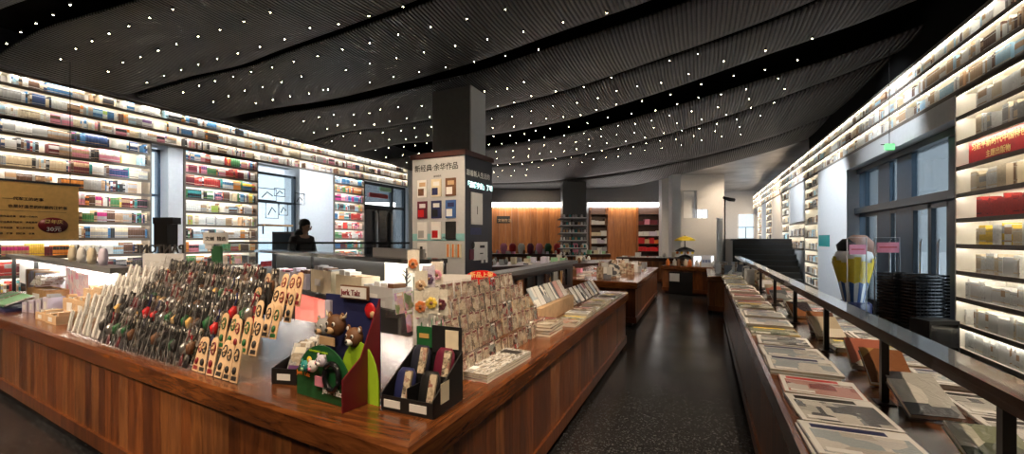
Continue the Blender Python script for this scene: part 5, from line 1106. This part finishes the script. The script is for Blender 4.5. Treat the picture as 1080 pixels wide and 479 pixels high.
for i in range(n):
    a0, a1 = 2 * math.pi * i / n, 2 * math.pi * (i + 1) / n
    mb.add([(.14 * math.cos(a0), .14 * math.sin(a0), .36), (.14 * math.cos(a1), .14 * math.sin(a1), .36), (.23 * math.cos(a1), .23 * math.sin(a1), .80), (.23 * math.cos(a0), .23 * math.sin(a0), .80)], [(0, 1, 2, 3)], 'white' if i % 2 else 'blue')
mb.build('striped_cup', t)
mb = MB()
for i in range(n):
    a0, a1 = 2 * math.pi * i / n, 2 * math.pi * (i + 1) / n; zt = 1.06 + .05 * math.sin(i * 1.6)
    mb.add([(.21 * math.cos(a0), .21 * math.sin(a0), .70 - .03 * (i % 2)), (.21 * math.cos(a1), .21 * math.sin(a1), .70 - .03 * ((i + 1) % 2)), (.29 * math.cos(a1), .29 * math.sin(a1), zt), (.29 * math.cos(a0), .29 * math.sin(a0), zt)], [(0, 1, 2, 3), (3, 2, 1, 0)], 'yellow')
mb.build('yellow_cuff', t); MB().lathe([(.27, 1.0), (.26, 1.12), (.24, 1.18), (.1, 1.22)], 'white', 20).build('white_top', t)
MB().tube([(-.15, 0, 1.32), (0, -.02, 1.38), (.15, 0, 1.37), (.28, .04, 1.28), (.36, .06, 1.14)], [.05, .09, .10, .10, .07], 'plush', 12).build('plush_roll', t)
MB().lathe([(.12, 1.20), (.14, 1.30), (.05, 1.40)], 'black', 14, at=(-.12, 0, 0)).build('dark_cap', t)
# stairs
t = thing('staircase', 'broad black staircase rising beyond the far end of the right counter', 'stairs', (0, 0, 0))
x0, x1 = .95, 2.80
for k in range(8):
    MB().box((x0, 15.2 + k * .3, 0), (x1, 15.2 + (k + 1) * .3 + (0 if k < 7 else 0), .175 * (k + 1)), 'black').box((x0, 15.19 + k * .3, .175 * (k + 1) - .02), (x1, 15.22 + k * .3, .175 * (k + 1) + .004), 'dark_frame').build('step', t)
MB().box((x0 - .06, 15.1, 0), (x0, 17.7, 1.35), 'black').build('side_wall', t)
struct('floor_upper', MB().box((x0, 17.6, 0), (XR + .02, 30.3, 1.4), 'black'))
p = ond(759.5, 250, 13.9); MB().box((-.09, 0, 0), (.09, .06, 2.05), 'white_paint').box((-.1, -.01, 2.05), (.1, .07, 2.08), 'steel').build('partition', None, 'white slim partition panel left of the black staircase', 'partition', loc=(p.x, p.y, 0), rot=TH)
p = ond(764.5, 250, 13.2); t = thing('camera_pole', 'slim black pole with an angled device head before the staircase', 'pole', (p.x, p.y, 0), TH)
MB().tube([(0, 0, 0), (0, 0, 2.66)], .02, 'black', 8).lathe([(.14, 0), (.12, .03), (.03, .05)], 'black', 12).build('pole', t); MB().tube([(-.05, 0, 2.68), (.14, 0, 2.62), (.3, 0, 2.60)], [.04, .06, .05], 'black', 8).build('device_head', t)
# yellow tiered mushroom-like stand
p = ond(715, 250, 12.2); t = thing('tiered_stand', 'two-tier stand with yellow canopy on the aisle-end counter', 'display stand', (p.x, p.y, .71), TH)
t.location = (-.42 + .02, 12.0, .7105)
MB().tube([(0, 0, 0), (0, 0, .78)], .014, 'black', 8).lathe([(.12, 0), (.1, .02), (.02, .03)], 'black', 14).build('pole', t)
for z, r, m in ((.64, .26, 'yellow'), (.36, .24, 'black'), (.16, .22, 'black')): MB().lathe([(r, z), (r * .95, z + .03), (r * .5, z + .09), (.02, z + .12)], m, 18).build('tier', t)
for k in range(8): MB().ball((.2 * math.cos(k * .785), .2 * math.sin(k * .785), .33), .035, 'yellow' if k % 2 else 'orange', 8).build('hanging_toy', t)
p = ond(736, 250, 12.6); MB().box((-.27, 0, 0), (.27, .2, .27), 'white').box((-.25, -.004, .03), (.25, 0, .24), 'pale_glow').build('lightbox', None, 'white glowing box on the aisle-end counter right of the yellow canopy', 'light box', loc=(.02, 12.0, .8), rot=TH).location = (.05, 11.9, .7105)
for k in range(9):
    M = Matrix.Translation(ap) @ ROTZ(an); q = M @ Vector((.1 + k * .145, .18 + .08 * (k % 2), 0))
    m = ['orange', 'white', 'brown', 'cream', 'orange', 'white', 'cream', 'tan', 'white'][k]
    MB().lathe([(.045, 0), (.05, .02), (.05, .11), (.025, .14), (.02, .17)], m, 12).build('small_jar', None, 'small %s jar in the row on the aisle-end counter' % m, 'jar', '%s jars on the aisle-end counter' % m, loc=(q.x, q.y, .7105))
q = Matrix.Translation(ap) @ ROTZ(an) @ Vector((1.12, .1, 0))
t = thing('desk_sign', 'white upright sign with blue writing on the aisle-end counter', 'sign', (q.x, q.y, .7105), TH); MB().box((-.12, 0, 0), (.12, .015, .26), 'white').build('panel', t); text('lettering', '收银台', .07, 'blue', (-.105, -.003, .12), (1, 0, 0), (0, 0, 1), t)
# spinner rack before the dark pillar
p = ond(603, 250, 15.6); t = thing('spinner_rack', 'tall black tiered rack of small goods before the dark pillar', 'rack', (p.x, p.y, 0), TH)
MB().lathe([(.5, 0), (.5, .06), (.06, .1)], 'black', 20).tube([(0, 0, .1), (0, 0, 2.3)], .03, 'black', 8).build('stand', t)
for k in range(6):
    z = .75 + k * .27; MB().box((-.48, -.4, z), (.48, .4, z + .03), 'black').box((-.48, -.4, z + .03), (.48, -.39, z + .07), 'steel').build('tier', t)
    for j in range(9): MB().lathe([(.035, 0), (.035, .12), (.02, .14)], random.choice(['grey_paint', 'white', 'tan', 'black', 'teal']), 8, at=(-.42 + j * .105, -.33, z + .031)).build('bottle', t)
# small goods on the mid and far counters
GM = ['white', 'cream', 'tan', 'grey_paint', 'brown', 'green_light', 'pink', 'lavender', 'paper']
def scatter(n, A_, B_, C_, z, where, kinds=('jar', 'box', 'book')):
    for k in range(n):
        u, v = U(.04, .96), U(.12, .85)
        u = (k + .5) / n + U(-.3, .3) / n; u = min(max(u, .04), .96)
        x = A_[0] + (B_[0] - A_[0]) * u + (C_[0] - A_[0]) * v; y = A_[1] + (B_[1] - A_[1]) * u + (C_[1] - A_[1]) * v
        kd = random.choice(kinds); m = random.choice(GM); mn = m.replace('_paint', '').replace('_', ' ').replace('green light', 'pale green').replace('paper', 'ivory')
        if kd == 'jar': o = MB().lathe([(.04, 0), (.055, .03), (.05, .1), (.03, .12), (.03, .15)], m, 10)
        elif kd == 'box': w = U(.05, .1); o = MB().box((-w, -.05, 0), (w, .05, U(.08, .2)), m)
        elif kd == 'stand': o = MB().box((-.07, -.003, 0), (.07, .008, .2), random.choice(['cover_a', 'cover_c', 'card_art'])).box((-.07, .008, 0), (.07, .08, .01), 'white')
        else: o = MB().box((-.1, -.07, 0), (.1, .07, .03), random.choice(['cover_a', 'cover_b', 'cover_c', 'cover_e'])).box((-.097, -.067, .005), (.101, .071, .025), 'paper')
        if kd == 'stand' or kd == 'book': mn = 'patterned'
        o.build({'jar': 'jar', 'box': 'small_box', 'stand': 'standing_card', 'book': 'flat_book'}[kd], None, '%s %s on %s' % (mn, {'jar': 'jar', 'box': 'small box', 'stand': 'upright card', 'book': 'flat book'}[kd], where), {'jar': 'jar', 'box': 'box', 'stand': 'card', 'book': 'book'}[kd], '%s %s on %s' % (mn, kd, where), loc=(x, y, z), rot=U(-.5, .5))
scatter(46, (-1.0, 7.05), (-1.0, 10.8), (-2.5, 7.1), ZT, 'the mid-aisle counter', ('stand', 'book', 'book', 'stand', 'box'))
a_, b_, c_ = onz(500, 282, .71), onz(641, 277, .71), onz(500, 277, .71); scatter(34, a_, b_, c_, ZT, 'the far counter left of the aisle')
scatter(24, (-8.1, 15.05), (-3.3, 16.6), (-8.2, 15.8), .801, 'the distant counter by the orange wall', ('jar', 'box', 'box'))
scatter(14, (-2.5, 14.45), (-.7, 14.1), (-2.4, 15.0), .801, 'the distant counter by the shelf niches')
scatter(26, (.2, 8.85), (.2, 10.7), (1.0, 8.85), ZT, 'the far left counter of the right-hand row', ('stand', 'book', 'book', 'stand'))
scatter(12, (.62, 6.9), (.62, 8.1), (.78, 6.9), .7515, 'the middle strip at the far end of the magazine counter', ('stand',))
# red and pink bouquets by the far wood wall
p = ond(600, 250, 14)
for k in range(10):
    x = -7.3 + k * .34; y = 15.33 + k * .34 * .32; MB().lathe([(.09, 0), (.13, .1), (.15, .3), (.08, .42)], ['pink', 'red', 'white', 'wine', 'pink', 'green', 'red', 'cream', 'pink', 'white'][k], 12).build('gift_bundle', None, '%s wrapped bundle on the distant counter by the orange wall' % ['pink', 'red', 'white', 'wine', 'pink', 'green', 'red', 'cream', 'pink', 'white'][k], 'gift', '%s bundles on the distant counter' % ['pink', 'red', 'white', 'wine', 'pink', 'green', 'red', 'cream', 'pink', 'white'][k], loc=(x, y + .28, .801))
